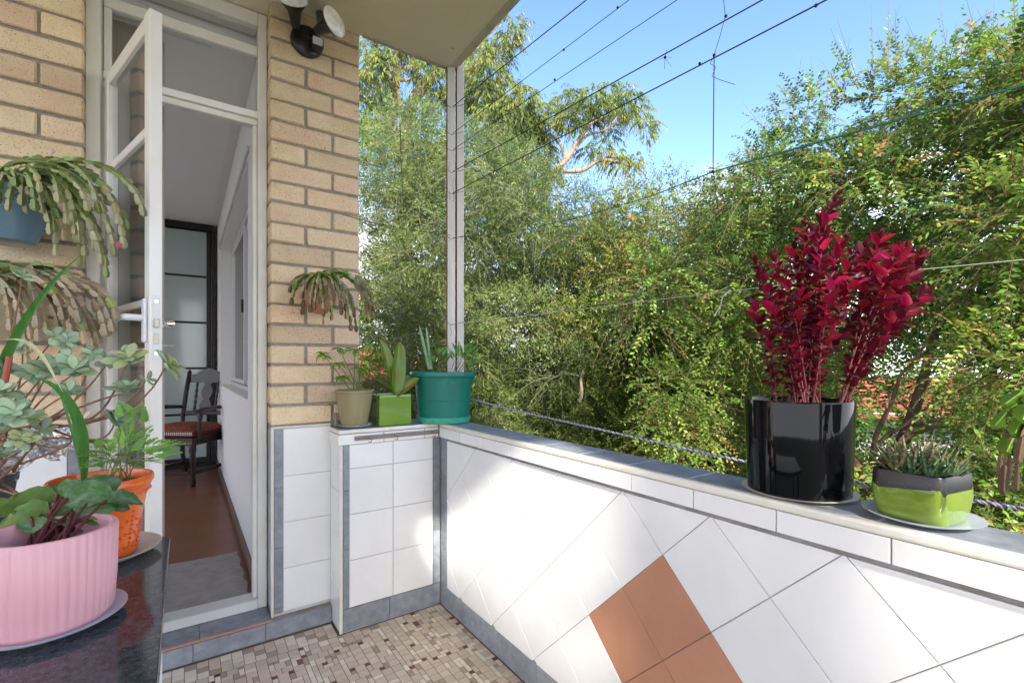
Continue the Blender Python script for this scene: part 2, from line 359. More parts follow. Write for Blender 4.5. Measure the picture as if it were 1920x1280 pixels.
# room window
w = thing('sliding_window', 'white aluminium sliding window in the right wall of the room inside', 'window', (.40, 4.2, .975))
f = MB()
f.box(.372, .415, 2.98, 5.42, .976, 1.01).box(.372, .415, 2.98, 5.42, 2.262, 2.299).box(.372, .415, 5.385, 5.419, 1.01, 2.262).box(.372, .415, 2.981, 3.015, 1.01, 2.262)
f.build('window_frame', M['alu'], w, bevel=.002)
for a, b, xo in ((4.22, 5.38, .376), (3.02, 4.26, .395)):
    s_ = MB().box(xo, xo+.017, a, a+.045, 1.012, 2.26).box(xo, xo+.017, b-.045, b, 1.012, 2.26).box(xo, xo+.017, a+.045, b-.045, 1.012, 1.05).box(xo, xo+.017, a+.045, b-.045, 2.22, 2.26).build('sash', M['alu'], w, bevel=.0015)
    box('pane', xo+.006, xo+.010, a+.046, b-.046, 1.051, 2.219, M['glass2'], s_)
box('track', .3725, .3755, 3.02, 5.38, 1.0105, 1.02, M['alud'], w); box('latch', .358, .3755, 4.235, 4.262, 1.58, 1.68, M['black'], w, bevel=.002)
MB().box(.285+.001, .372, 2.982, 5.418, .9765, .984).build('sill_board', M['paint'], w, bevel=.002)
for q in range(24):
    yb = 3.03+q*.1; a_ = .012 if q % 2 else -.004
    MB().box(.432+a_, .4335+a_, yb+.002, yb+.097, .99, 2.29).build('blind_slat', M['sheer'], w)
MB().box(.27, .283, 2.90, 5.50, 2.315, 2.345).build('curtain_rail', M['alu'], w, bevel=.002)
# wardrobe
WY = 6.02
wd = thing('sliding_wardrobe', 'wall of frosted sliding wardrobe doors in black frames at the back of the room', 'wardrobe', (-.6, WY, .1))
box('top_rail', -2.5, .262, WY-.06, WY+.04, 2.585, 2.652, M['black'], wd, bevel=.003); box('bottom_track', -2.5, .262, WY-.06, WY+.04, .101, .135, M['black'], wd)
box('side_panel', .225, .262, WY-.055, WY+.04, .136, 2.584, M['black'], wd, bevel=.003)
box('back_panel', -2.5, .222, WY+.041, WY+.05, .136, 2.584, M['black'], wd)
for di, (a, b) in enumerate(((-.95, .222), (-2.1, -.93))):
    yo = WY-.03+.03*di
    d = box('sliding_door', a+.04, b-.04, yo+.008, yo+.014, .20, 2.58, M['black'], wd, label=None)
    for c_ in ((a, a+.035), (b-.035, b)): box('stile', c_[0], c_[1], yo, yo+.022, .137, 2.583, M['black'], d, bevel=.002)
    zs = [.20, .655, 1.135, 1.615, 2.10, 2.583]
    box('kick_rail', a+.036, b-.036, yo, yo+.022, .137, .20, M['black'], d)
    for i in range(5):
        if i: box('rail', a+.036, b-.036, yo, yo+.018, zs[i]-.011, zs[i]+.011, M['black'], d, bevel=.001)
        box('panel', a+.036, b-.036, yo+.003, yo+.0075, zs[i]+(.0115 if i else .001), zs[i+1]-.0115, M['frost'], d)
# rug
r_ = MB(); n_ = 14
for j in range(n_+1):
    for i in range(n_+1):
        x = -1.0+1.245*i/n_; yy = 2.46+.66*j/n_
        r_.v.append((x+.006*math.sin(j*1.7+i), yy+.008*math.sin(i*.9)-.02*(i/n_ < .01), .1085+.003*math.sin(i*1.3)*math.cos(j)))
for j in range(n_):
    for i in range(n_):
        b = j*(n_+1)+i; r_.f.append((b, b+1, b+n_+2, b+n_+1))
rim = [i for i in range(n_+1)]+[(j+1)*(n_+1)-1 for j in range(1, n_+1)]+[n_*(n_+1)+i for i in range(n_-1, -1, -1)]+[j*(n_+1) for j in range(n_-1, 0, -1)]
bb = len(r_.v); r_.v += [(r_.v[i][0], r_.v[i][1], .1005) for i in rim]
for i in range(len(rim)): j = (i+1) % len(rim); r_.f.append((rim[i], bb+i, bb+j, rim[j]))
r_.build('door_mat', M['rug'], smooth=True, label='grey short pile mat lying just inside the doorway', cat='rug')
# ---------------------------------------------------------------- bricks
def brick_mesh(L, W, H, seed):
    rr = random.Random(seed); m = MB().box(-L/2, L/2, 0, W, 0, H); me = m.mesh('brick', M['brick'], bevel=.0045)
    for v in me.vertices:
        for i in range(3): v.co[i] += rr.uniform(-.0014, .0014)
    return me
PIT = .0894; Z0 = .902; BH = .0775; MO = PIT-BH
BM = {}
def brick(x0, x1, z, parent, y=YC, depth=.1):
    L = x1-x0-MO; key = round(L, 3); BM.setdefault(key, [brick_mesh(L, depth, BH, i*31+int(L*999)) for i in range(4)])
    return place('brick', random.choice(BM[key]), parent, ((x0+x1)/2+random.uniform(-.001, .001), y-.004+random.uniform(-.0015, .0015), z+MO/2+random.uniform(-.0008, .0008)))
XA, XJ1, XJ2, XE = .300, .450, .567, .695
pil = thing('brick_pillar', 'cream brick pillar between the doorway and the open corner of the balcony', 'brick pillar', ((XA+XE)/2, YC+.1, 0))
box('mortar', XA+.009, XE-.007, YC+.0055, YC+.30, .0, 2.744, M['mortar'], pil)
for k in range(21):
    z = Z0+PIT*k; top = min(BH, 2.742-z)
    if top < .05: continue
    if k % 2 == 0: brick(XA, XJ2, z, pil); brick(XJ2, XE, z, pil)
    else: brick(XA, XJ1, z, pil); brick(XJ1, XE, z, pil)
    # flank bricks on the outer side, behind the corner brick
    zz = z
    for (x0, x1, xo) in ((XA+.006, XA+.1, 'L'), (XE-.1, XE-.006, 'R')):
        for y0, y1 in ((YC+.104, YC+.19), (YC+.20, YC+.295)):
            if xo == 'L' and y0 > YC+.11: continue
            MB().box(x0-(0 if xo == 'L' else -0.002), x1+.004, y0+.002, y1, z+MO/2, z+MO/2+BH).build('brick', M['brick'], pil)
lw = thing('brick_wall', 'cream brick wall on the left of the open glass door, with hanging pots', 'brick wall', (-.95, YC+.1, 0))
box('mortar', -1.6, -.306, YC+.0055, YC+.139, .0, 2.744, M['mortar'], lw)
for k in range(21):
    z = Z0+PIT*k-.012; x1 = -.299
    if z+BH > 2.742: continue
    ln = .122 if k % 2 == 0 else .245
    while x1 > -1.55:
        brick(x1-ln, x1, z, lw); x1 -= ln; ln = .245
# ---------------------------------------------------------------- tiled dado under the pillar, return wall, parapet
GA = ((1, 0, 0), (0, 0, 1), (0, -1, 0))
def wall_tiles(par, y, name, cells, mt, g=.0012, th=.007):
    for a, b, c, d in cells: tile_obj(name, rect(a+g, b-g, c+g, d-g), (0, y+th, 0), *GA, th, M[mt], par)
# dado (pillar)
YD = 2.285
dd = thing('tiled_dado', 'white and grey tiled dado below the brick pillar beside the door step', 'tiled dado', (.43, YD+.02, 0))
box('grout', .3185, .5555, YD+.0055, YC+.0045, .0, .890, M['grout'], dd)
box('corner_trim', .3062, .3175, YD-.003, YC+.004, .066, .899, M['bull'], dd, bevel=.004)
box('top_trim', .3062, .556, YD-.003, YC-.005, .8915, .9005, M['bull'], dd, bevel=.003)
wall_tiles(dd, YD, 'grey_tile', [(.3180, .3545, .6305, .889), (.3180, .3545, .3735, .6305), (.3180, .3545, .1095, .3735), (.3180, .3545, .084, .1095)], 'grey')
wall_tiles(dd, YD, 'white_tile', [(.3545, .5555, .6815, .889), (.3545, .5555, .4790, .6815), (.3545, .5555, .2765, .4790), (.3545, .5555, .089, .2765)], 'tile')
for a, b in ((.10, .37), (.37, .63), (.63, .889)):   # reveal face beside the door frame
    tile_obj('reveal_tile', rect(YC-.0+.002, YF-.001, a+.001, b-.001), (.3125, 0, 0), (0, 1, 0), (0, 0, 1), (-1, 0, 0), .006, M['grey'], dd)
# dado under the left wall
d2 = thing('tiled_dado', 'white tiled dado with grey edge strip behind the potted plants at left', 'tiled dado', (-.9, YD+.02, 0))
box('grout', -1.6, -.302, YD+.0055, YC+.0045, .0, .890, M['grout'], d2)
box('top_trim', -1.6, -.3012, YD-.003, YC-.005, .8815, .8895, M['bull'], d2, bevel=.003)
wall_tiles(d2, YD, 'grey_tile', [(-.345, -.3025, a, b) for a, b in ((.63, .881), (.3735, .63), (.11, .3735))], 'grey')
for i in range(6):
    wall_tiles(d2, YD, 'white_tile', [(-.345-.2*(i+1), -.345-.2*i, a, b) for a, b in ((.6815, .881), (.479, .6815), (.2765, .479), (.08, .2765))], 'tile')
# door step
YR = 2.249
st = thing('door_step', 'low step of blue grey marbled tiles below the doorway', 'step', (0, 2.32, 0))
box('step_core', -1.55, .5515, YR+.0065, YF+.1, -.010, .0745, M['groutgrey'], st)
box('terracotta_strip', -1.55, .3055, YR+.001, YR+.0085, .0748, .0805, M['terra'], st)
wall_tiles(st, YR, 'riser_tile', [(x, x+.2555, .002, .0735) for x in (-1.252, -.9965, -.741, -.4855, -.230, .0255)]+[(.281, .5515, .002, .0735)], 'grey')
for a, b in ((-.56, -.3), (-.3, -.2085), (-.2085, .0475), (.0475, .3050)):
    tile_obj('tread_tile', rect(a+.001, b-.001, YR+.009, YF+.02), (0, 0, .0745), (1, 0, 0), (0, 1, 0), (0, 0, 1), .0075, M['grey'], st)
# return wall
rt = thing('low_return_wall', 'low white tiled return wall carrying the three potted plants in the corner', 'low wall', (.8, 2.2, 0))
box('core', .5605, 1.0225, YB+.0075, 2.2985, -.01, .8795, M['grout'], rt)
box('core_outer', .70, 1.0225, 2.2985, 2.36, -.3, .8795, M['groutgrey'], rt)
box('corner_trim', .5513, .5655, YB-.004, YB+.010, .0, .818, M['bull'], rt, bevel=.004)
wall_tiles(rt, YB, 'grey_tile', [(.5662, .5930, .6205, .8195), (.5662, .5930, .3644, .6205), (.5662, .5930, .1045, .3644), (.9935, 1.0305, .6205, .8195), (.9935, 1.0305, .3644, .6205), (.9935, 1.0305, .1045, .3644)], 'grey')
wall_tiles(rt, YB, 'white_tile', [(a, b, c, d) for a, b in ((.5930, .7919), (.7919, .9935)) for c, d in ((.7145, .8195), (.5130, .7145), (.3115, .5130), (.1045, .3115))], 'tile')
wall_tiles(rt, YB, 'skirting_tile', [(.5662, .7767, .002, .1035), (.7767, 1.0305, .002, .1035)], 'grey', th=.0085)
for a, b in ((.002, .205), (.205, .41), (.41, .615), (.615, .819)):
    tile_obj('side_tile', rect(YB+.0115, 2.284, a+.001, b-.001), (.5605, 0, 0), (0, 1, 0), (0, 0, 1), (-1, 0, 0), .007, M['tile'], rt)
wall_tiles(rt, YB-.010, 'fascia_tile', [(.5445, .745, .8205, .8675), (.745, .945, .8205, .8675), (.945, 1.0195, .8205, .8675)], 'tile', th=.009)
tile_obj('fascia_tile', rect(YB-.009, 2.284, .8215, .8665), (.5555, 0, 0), (0, 1, 0), (0, 0, 1), (-1, 0, 0), .011, M['tile'], rt)
box('front_trim', .5455, 1.0195, YB-.0105, YB+.012, .8685, ZC, M['bull'], rt, bevel=.0055, seg=3)
box('side_trim', .5445, .5605, YB+.0125, 2.284, .8685, ZC, M['bull'], rt, bevel=.005, seg=3)
for a, b in ((.561, .745), (.745, .945), (.945, 1.1685)):
    tile_obj('cap_tile', rect(a+.001, b-.001, YB+.0135, (2.2945 if a < .7 else 2.355)), (0, 0, .8795), (1, 0, 0), (0, 1, 0), (0, 0, 1), .006, M['grey'], rt)
MB().box(.5605, .5655, YB+.011, 2.284, .0, .8195).build('grout', M['grout'], rt)
# parapet
pp = thing('tiled_parapet', 'long balcony parapet of diagonal white tiles with grey tiled top and terracotta diamond', 'parapet', (1.1, .6, 0))
PY0 = -1.25
box('core', X1+.0075, X1+.128, PY0, 2.355, -.35, .8725, M['grout'], pp)
box('outer_render', X1+.1285, X1+.134, PY0, 2.357, -.35, .872, M['groutgrey'], pp)
box('recess_strip', X1+.004, X1+.0072, PY0, YB-.001, .8085, .8195, M['groutgrey'], pp)
GX = ((0, 1, 0), (0, 0, 1), (-1, 0, 0)); hd = .1388
def ptile(nm, poly, mt, th=.007, x=X1): tile_obj(nm, poly, (x+th, 0, 0), *GX, th, M[mt], pp)
TERR = {(0, 0), (1, -1), (-1, -1), (0, -2)}
zc0 = .5336; yc0 = .8017
for j in range(-4, 4):
    for i in range(-16, 12):
        if (i+j) % 2: continue
        cy, cz = yc0+i*hd, zc0+j*hd
        g = .0008
        q = clip([(cy-hd+g*1.4, cz), (cy, cz-hd+g*1.4), (cy+hd-g*1.4, cz), (cy, cz+hd-g*1.4)], PY0, 2.0455, .1045, .8075)
        if len(q) >= 3:
            ar = abs(sum(q[k][0]*q[(k+1) % len(q)][1]-q[(k+1) % len(q)][0]*q[k][1] for k in range(len(q))))/2
            if ar > 3e-4: ptile('terracotta_tile' if (i, j) in TERR else 'white_tile', q, 'terra' if (i, j) in TERR else 'tile')
for a, b in ((.6205, .8195), (.3644, .6205), (.1045, .3644)): ptile('grey_tile', rect(2.0475, 2.1115, a+.001, b-.001), 'grey')
yy = 2.1115
for b in [2.1115, 1.8625, 1.603, 1.343, 1.083, .823, .563, .303, .043, -.217, -.477, -.737, -.997]:
    ptile('skirting_tile', rect(b-.2605+(.0105 if b > 2 else 0)+.001, b-.001, .002, .1035), 'grey', th=.0085)
fj = [2.1085, 1.90, 1.70, 1.497, 1.297, 1.10, .90, .703, .506, .309, .111, -.089, -.289, -.489, -.689, -.889, -1.089]
for a, b in zip(fj[1:], fj[:-1]): ptile('fascia_tile', rect(a+.0012, b-.0012, .8205, .8655), 'tile', th=.011, x=X1-.011)
box('inner_trim', X1-.0125, X1+.010, PY0, 2.1075, .8662, ZC, M['bull'], pp, bevel=.0062, seg=3)
cj = [2.352, 2.13, 1.93, 1.73, 1.53, 1.33, 1.13, .93, .7325, .535, .335, .135, -.065, -.265, -.465, -.665, -.865, -1.065]
for a, b in zip(cj[1:], cj[:-1]):
    tile_obj('coping_tile', rect(X1+.0112, X1+.1352, a+.0022, b-.0022) if b < 2.34 else rect(X1+.1385, X1+.1392, a, b), (0, 0, .8782), (1, 0, 0), (0, 1, 0), (0, 0, 1), .007, M['grey'], pp)
box('coping_grout', X1+.0105, X1+.1345, PY0, 2.3, .8728, .8848, M['tile'], pp)
# ---------------------------------------------------------------- mosaic floor
fl = box('floor', -1.59, X1+.008, -1.28, 2.255, -.0115, -.0022, M['floorgrout'], kind='structure')
U = .01955; gx0, gy0 = X1-.002, 2.118
nx, ny = int(2.55/U), int(3.3/U); occ = np.zeros((nx, ny), bool); pcs = []
rr = random.Random(5)
for j in range(ny):
    for i in range(nx):
        if occ[i, j]: continue
        opts = []
        ok = lambda a, b: i+a <= nx and j+b <= ny and not occ[i:i+a, j:j+b].any()
        q = rr.random(); sz = (1, 1)
        pref = ((i+j*2) % 5)
        if ok(2, 2) and q < .50: sz = (2, 2)
        elif ok(2, 1) and q < .68: sz = (2, 1)
        elif ok(1, 2) and q < .80: sz = (1, 2)
        occ[i:i+sz[0], j:j+sz[1]] = True
        k = {4: 'a', 2: 'b', 1: 'c'}[sz[0]*sz[1]]
        q = rr.random()
        if k == 'c' and q < .36: k = 'd'
        elif k == 'b' and q < .02: k = 'd'
        elif k == 'b' and q < .16: k = 'c'
        elif k == 'b' and q < .5: k = 'a'
        pcs.append((gx0-(i+sz[0])*U, gy0-(j+sz[1])*U, sz[0]*U, sz[1]*U, k))
vis = []
for n_, (x, y, a, b, k) in enumerate(pcs):
    cx_, cy_ = x+a/2, y+b/2; wv = cx_*_s+cy_*_c
    if wv < .3: continue
    px = 960+FPX*(cx_*_c-cy_*_s)/wv; py = 684+FPX*CAMH/wv
    if 315 < px < 985 and 1125 < py < 1285: vis.append((-a*b/wv**2, n_))
vis.sort(); single = {n_ for _, n_ in vis[:300]}
mm = {}
def mos(x, y, a, b, k, z=0.0):
    g = .0011; c = .0008; x0, x1, y0, y1 = x+g, x+a-g, y+g, y+b-g; zt = z-.0003+rr.uniform(-.0002, .0002)
    v = [(x0,y0,-.0021),(x1,y0,-.0021),(x1,y1,-.0021),(x0,y1,-.0021),(x0,y0,zt-c),(x1,y0,zt-c),(x1,y1,zt-c),(x0,y1,zt-c),(x0+c,y0+c,zt),(x1-c,y0+c,zt),(x1-c,y1-c,zt),(x0+c,y1-c,zt)]
    return v, [(0,1,5,4),(1,2,6,5),(2,3,7,6),(3,0,4,7),(4,5,9,8),(5,6,10,9),(6,7,11,10),(7,4,8,11),(8,9,10,11)]
rest = MB(); ki = 'abcd'; cache = {}
for n_, (x, y, a, b, k) in enumerate(pcs):
    if n_ in single:
        key = (round(a, 4), round(b, 4), k)
        if key not in cache:
            m = MB(); m.add(*mos(-a/2, -b/2, a, b, k)); cache[key] = m.mesh('mosaic_tile', M['mos_'+k])
        place('mosaic_tile', cache[key], fl, (x+a/2, y+b/2, 0))
    elif y+b < 2.249 and not (x+a > .545 and y+b > YB):
        v, f = mos(x, y, a, b, k); rest.add(v, f, ki.index(k))
for i in range(-2, 28):   # strip in front of the step, beside the return wall
    x = gx0-(i+1)*2*U+2*U*0
    for q in range(3):
        xx, y2 = .545-(i+1)*2*U, YB+.0+q*2*U
        if xx > -1.5 and xx+2*U < .548 and y2+2*U < 2.252: v, f = mos(xx, y2, 2*U, 2*U, 'a'); rest.add(v, f, [0, 1, 0, 2, 1][(i*3+q*2) % 5])
rest.build('mosaic_tiles', [M['mos_'+c] for c in 'abcd'], fl, kind='stuff')
# ---------------------------------------------------------------- door frame and leaf
df = thing('door_frame', 'white painted timber door frame with fanlight above the doorway', 'door frame', (0, YF+.04, .08))
fb = lambda n_, *a, **k: box(n_, *a, M['paint'], df, bevel=k.pop('bevel', .003), **k)
fb('jamb', .268, .3045, YF, YF+.09, .083, 2.742); fb('jamb', -.305, -.262, YF-.045, YF+.09, .083, 2.742)
fb('stop', .249, .2675, YF+.022, YF+.07, .1255, 2.2445); fb('sill', -.2615, .2675, YF-.004, YF+.09, .083, .125)
fb('transom', -.2615, .2675, YF+.004, YF+.08, 2.272, 2.302); fb('transom_bead', -.2615, .2672, YF+.018, YF+.06, 2.245, 2.2715)
fb('head', -.2615, .2675, YF, YF+.09, 2.683, 2.742)
fn = box('fanlight', -.2600, .2670, YF+.035, YF+.037, 2.303, 2.682, M['glass'], df)
box('fanlight_rail', -.2598, .2668, YF+.012, YF+.034, 2.555, 2.598, M['paint'], fn, bevel=.003)
box('fanlight_stile', -.2596, -.235, YF+.012, YF+.034, 2.3035, 2.554, M['paint'], fn, bevel=.003)
# leaf
A = Vector((-.0895, 1.822, 0)); B = Vector((-.252, 2.352, 0)); e = (B-A); LW = e.length; e.normalize(); nn = Vector((e.y, -e.x, 0))   # nn points to the right
if nn.x < 0: nn = -nn
dl = thing('glass_door', 'narrow white glazed door standing open towards the balcony with lever handle', 'door', (B.x, B.y, .125))
def lb(name, a, b, z0, z1, d0, d1, mt, par, bevel=.002):
    m = MB().box(a, b, d0, d1, z0, z1); m.v = [A+e*p[0]+nn*p[1]+Vector((0, 0, p[2])) for p in m.v]
    m.f = [f_[::-1] for f_ in m.f] if e.cross(nn).z < 0 else m.f
    return m.build(name, mt, par, bevel=bevel)
P = M['paint']; DT = .033; ZT = 2.262
st1 = lb('lock_stile', 0, .052, .128, ZT, 0, DT, P, dl); lb('hinge_stile', LW-.05, LW, .128, ZT, 0, DT, P, dl)
for nme, z0, z1 in (('top_rail', 2.212, ZT), ('glazing_bar', 1.885, 1.915), ('glazing_bar', 1.358, 1.378), ('glazing_bar', 1.20, 1.222), ('glazing_bar', .80, .822), ('bottom_rail', .128, .28)): lb(nme, .0525, LW-.0505, z0, z1, .003, DT-.003, P, dl)
zz = [.28, .80, 1.20, 1.358, 1.885, 2.212]; zt = [0, .022, .022, .02, .03, 0]
for i in range(5): lb('pane', .0528, LW-.0508, zz[i]+zt[i]+.0005, zz[i+1]-.0005, .015, .018, M['glass'], dl, bevel=0)
lp = lb('lock_plate', -.002, -.0003, 1.185, 1.385, .008, .026, M['alu'], dl, bevel=0)
lb('latch_bolt', -.011, -.0022, 1.285, 1.312, .010, .022, M['brass'], lp, bevel=.001); lb('deadbolt', -.004, -.0022, 1.235, 1.268, .010, .022, M['brass'], lp, bevel=.0005)
for z in (1.205, 1.365): lb('screw', -.0034, -.0022, z-.005, z+.005, .0125, .0215, M['chrome'], lp, bevel=.001)
hp = lb('handle_plate', .018, .046, 1.24, 1.375, -.010, -.0003, M['alu'], dl, bevel=.003)
def lw_(s_, d, z): return A+e*s_+nn*d+Vector((0, 0, z))
MB().tube([lw_(.032, -.010, 1.315), lw_(.032, -.040, 1.315), lw_(.045, -.052, 1.316), (lw_(.10, -.056, 1.318)), lw_(.155, -.050, 1.310)], [.010, .010, .010, .009, .007], 10).build('lever', M['alu'], hp, smooth=True)
kn = MB().tube([lw_(.022, DT, 1.30), lw_(.022, DT+.012, 1.30), lw_(.022, DT+.022, 1.30), lw_(.022, DT+.034, 1.30), lw_(.022, DT+.038, 1.30)], [.014, .008, .016, .018, .006], 16).build('knob', M['chrome'], dl, smooth=True)
MB().tube([lw_(.022, DT+.001, 1.232), lw_(.022, DT+.010, 1.232), lw_(.030, DT+.026, 1.232), lw_(.012, DT+.032, 1.230), lw_(.014, DT+.012, 1.231)], .0016, 6).build('key_ring', M['chrome'], dl, smooth=True)
for z in (.4, 1.3, 2.10):
    lb('hinge', LW-.002, LW+.009, z-.04, z+.04, .010, .024, P, dl)
# knuckle seen at the head of the hinge side
# vertical blind inside
vb = thing('vertical_blind', 'beige vertical blind drawn to the left inside the fanlight and door', 'blind', (-.2, 2.53, .15))
box('head_rail', -.95, .10, 2.515, 2.545, 2.60, 2.635, M['alu'], vb, bevel=.002)
for i in range(24):
    x = -.245+i*.0115 if i < 14 else -.245-(i-13)*.0145; a_ = R(62+3*math.sin(i*2.1)); dx, dy = .044*math.cos(a_), .044*math.sin(a_)
    m = MB(); pr = [(-1, 0), (-.5, .004), (0, .0055), (.5, .004), (1, 0)]
    for z in (.16, 2.598):
        for p, h in pr: m.v.append((x+dx*p+h*math.sin(a_), 2.58+dy*p-h*math.cos(a_), z))
        for p, h in pr: m.v.append((x+dx*p+h*math.sin(a_)+.0008, 2.58+dy*p-h*math.cos(a_)+.0004, z))
    for q in range(4): m.f += [(q, q+1, 10+q+1, 10+q), (5+q+1, 5+q, 15+q, 15+q+1)]
    m.f += [(0, 10, 15, 5), (4, 9, 19, 14)]
    m.build('slat', M['blind'], vb)
# ---------------------------------------------------------------- post
po = thing('steel_post', 'weathered white steel post at the corner of the balcony holding the clothes lines', 'post', (1.155, 2.27, .885))
# flanges face the balcony; web between
px0, px1 = at(839, 684, 2.50), at(869, 684, 2.50)
d_ = Vector((_c, -_s, 0))
def pbox(name, a, b, y0, y1, z0, z1, mt):
    m = MB().box(a, b, y0, y1, z0, z1); m.v = [Vector((PO.x+p[0], PO.y+p[1], p[2])) for p in m.v]; return m.build(name, mt, po, bevel=.0015)
PO = Vector((px0.x, px0.y, 0))
def pq(name, x0, x1, d0, d1, z1, mt):     # box given across the line of sight, in metres from the post's left edge
    m = MB().box(x0, x1, d0, d1, .8855, z1); fw = Vector((_s, _c, 0)); m.v = [PO+d_*p[0]+fw*p[1]+UP_*p[2] for p in m.v]; return m.build(name, mt, po, bevel=.0012)
UP_ = Vector((0, 0, 1))
pq('edge_flange', -.0075, -.0005, .004, .05, 2.7395, M['rust_shade'])
pq('flange', .0, .040, 0, .007, 2.7395, M['steel'])
pq('web', .0405, .0495, .020, .027, 2.7395, M['rust_shade'])  # brown colour stands for the shade inside the groove
pq('outer_flange', .050, .0865, -.003, .004, 2.93, M['steel'])
pq('outer_lip', .052, .056, .0045, .05, 2.93, M['rust_shade'])

# ---------------------------------------------------------------- unseen sun blockers added behind the viewpoint
box('added_shade_slab', -4.5, -.2, -4.8, -1.352, 2.745, 2.90, M['soffit'], kind='structure')  # unseen slab added to keep the sun off the floor and table pots
shade_pier = thing('brick_pillar', 'unseen brick pier added behind the viewpoint to shade part of the parapet', 'brick pillar', (.44, -1.28, 0))  # unseen pier added to shade the middle of the parapet
box('shaft', .35, .51, -1.36, -1.26, -.01, 2.743, M['brick'], shade_pier)
# ---------------------------------------------------------------- plant helpers
def leaf_mesh(name, L, W, mt, prof=None, segs=6, curl=.25, fold=.12, wavy=0, thick=0, cross=3):
    """leaf along +Y, face +Z. prof(t)->half width 0..1"""
    prof = prof or (lambda t: math.sin(math.pi*min(1, t*.98+.02)**.85)**.8)
    V = []; F = []
    for i in range(segs+1):
        t = i/segs; y = L*t; w = W/2*max(prof(t), .015); z = -curl*L*t*t
        yy = y*(1-.25*curl*t)
        for j in range(cross):
            s_ = j/(cross-1)*2-1
            V.append((w*s_, yy, z+fold*W*abs(s_)**1.5*prof(t)+wavy*math.sin(i*2.3+j*2)*W))
    for i in range(segs):
        for j in range(cross-1):
            a = i*cross+j; F.append((a, a+1, a+cross+1, a+cross))
    if thick:
        n0 = len(V)
        for i in range(segs+1):
            for j in range(cross):
                v = V[i*cross+j]; s_ = j/(cross-1)*2-1; t = i/segs
                V.append((v[0]*.98, v[1], v[2]-thick*(1-abs(s_)**2)*math.sin(math.pi*min(1, max(0, t*.94+.03)))-.0002))
        for i in range(segs):
            for j in range(cross-1):
                a = n0+i*cross+j; F.append((a, a+cross, a+cross+1, a+1))
        for i in range(segs):
            a, b = i*cross, (i+1)*cross; F.append((a, b, n0+b, n0+a)); a, b = a+cross-1, b+cross-1; F.append((a, n0+a, n0+b, b))
    me = bpy.data.meshes.new(name); me.from_pydata(V, [], F); me.update(); me.materials.append(mt)
    me.polygons.foreach_set('use_smooth', [True]*len(me.polygons)); return me
def frame(p, d, nrm, sc=1.0):
    d = Vector(d).normalized(); n = Vector(nrm); n = (n-d*n.dot(d))
    if n.length < 1e-3: n = d.orthogonal()
    n.normalize(); x = d.cross(n).normalized()
    m = Matrix(((x.x, d.x, n.x), (x.y, d.y, n.y), (x.z, d.z, n.z))).to_4x4()
    return Matrix.Translation(Vector(p)) @ m @ Matrix.Scale(sc, 4)
def bez(p0, p1, p2, p3=None, n=10):
    p0, p1, p2 = Vector(p0), Vector(p1), Vector(p2)
    if p3 is None: return [p0*(1-t)**2+p1*2*t*(1-t)+p2*t*t for t in [i/n for i in range(n+1)]]
    p3 = Vector(p3); return [p0*(1-t)**3+p1*3*t*(1-t)**2+p2*3*t*t*(1-t)+p3*t**3 for t in [i/n for i in range(n+1)]]
def rv(s=1.0): return Vector((random.uniform(-s, s), random.uniform(-s, s), random.uniform(-s, s)))
UP = Vector((0, 0, 1))
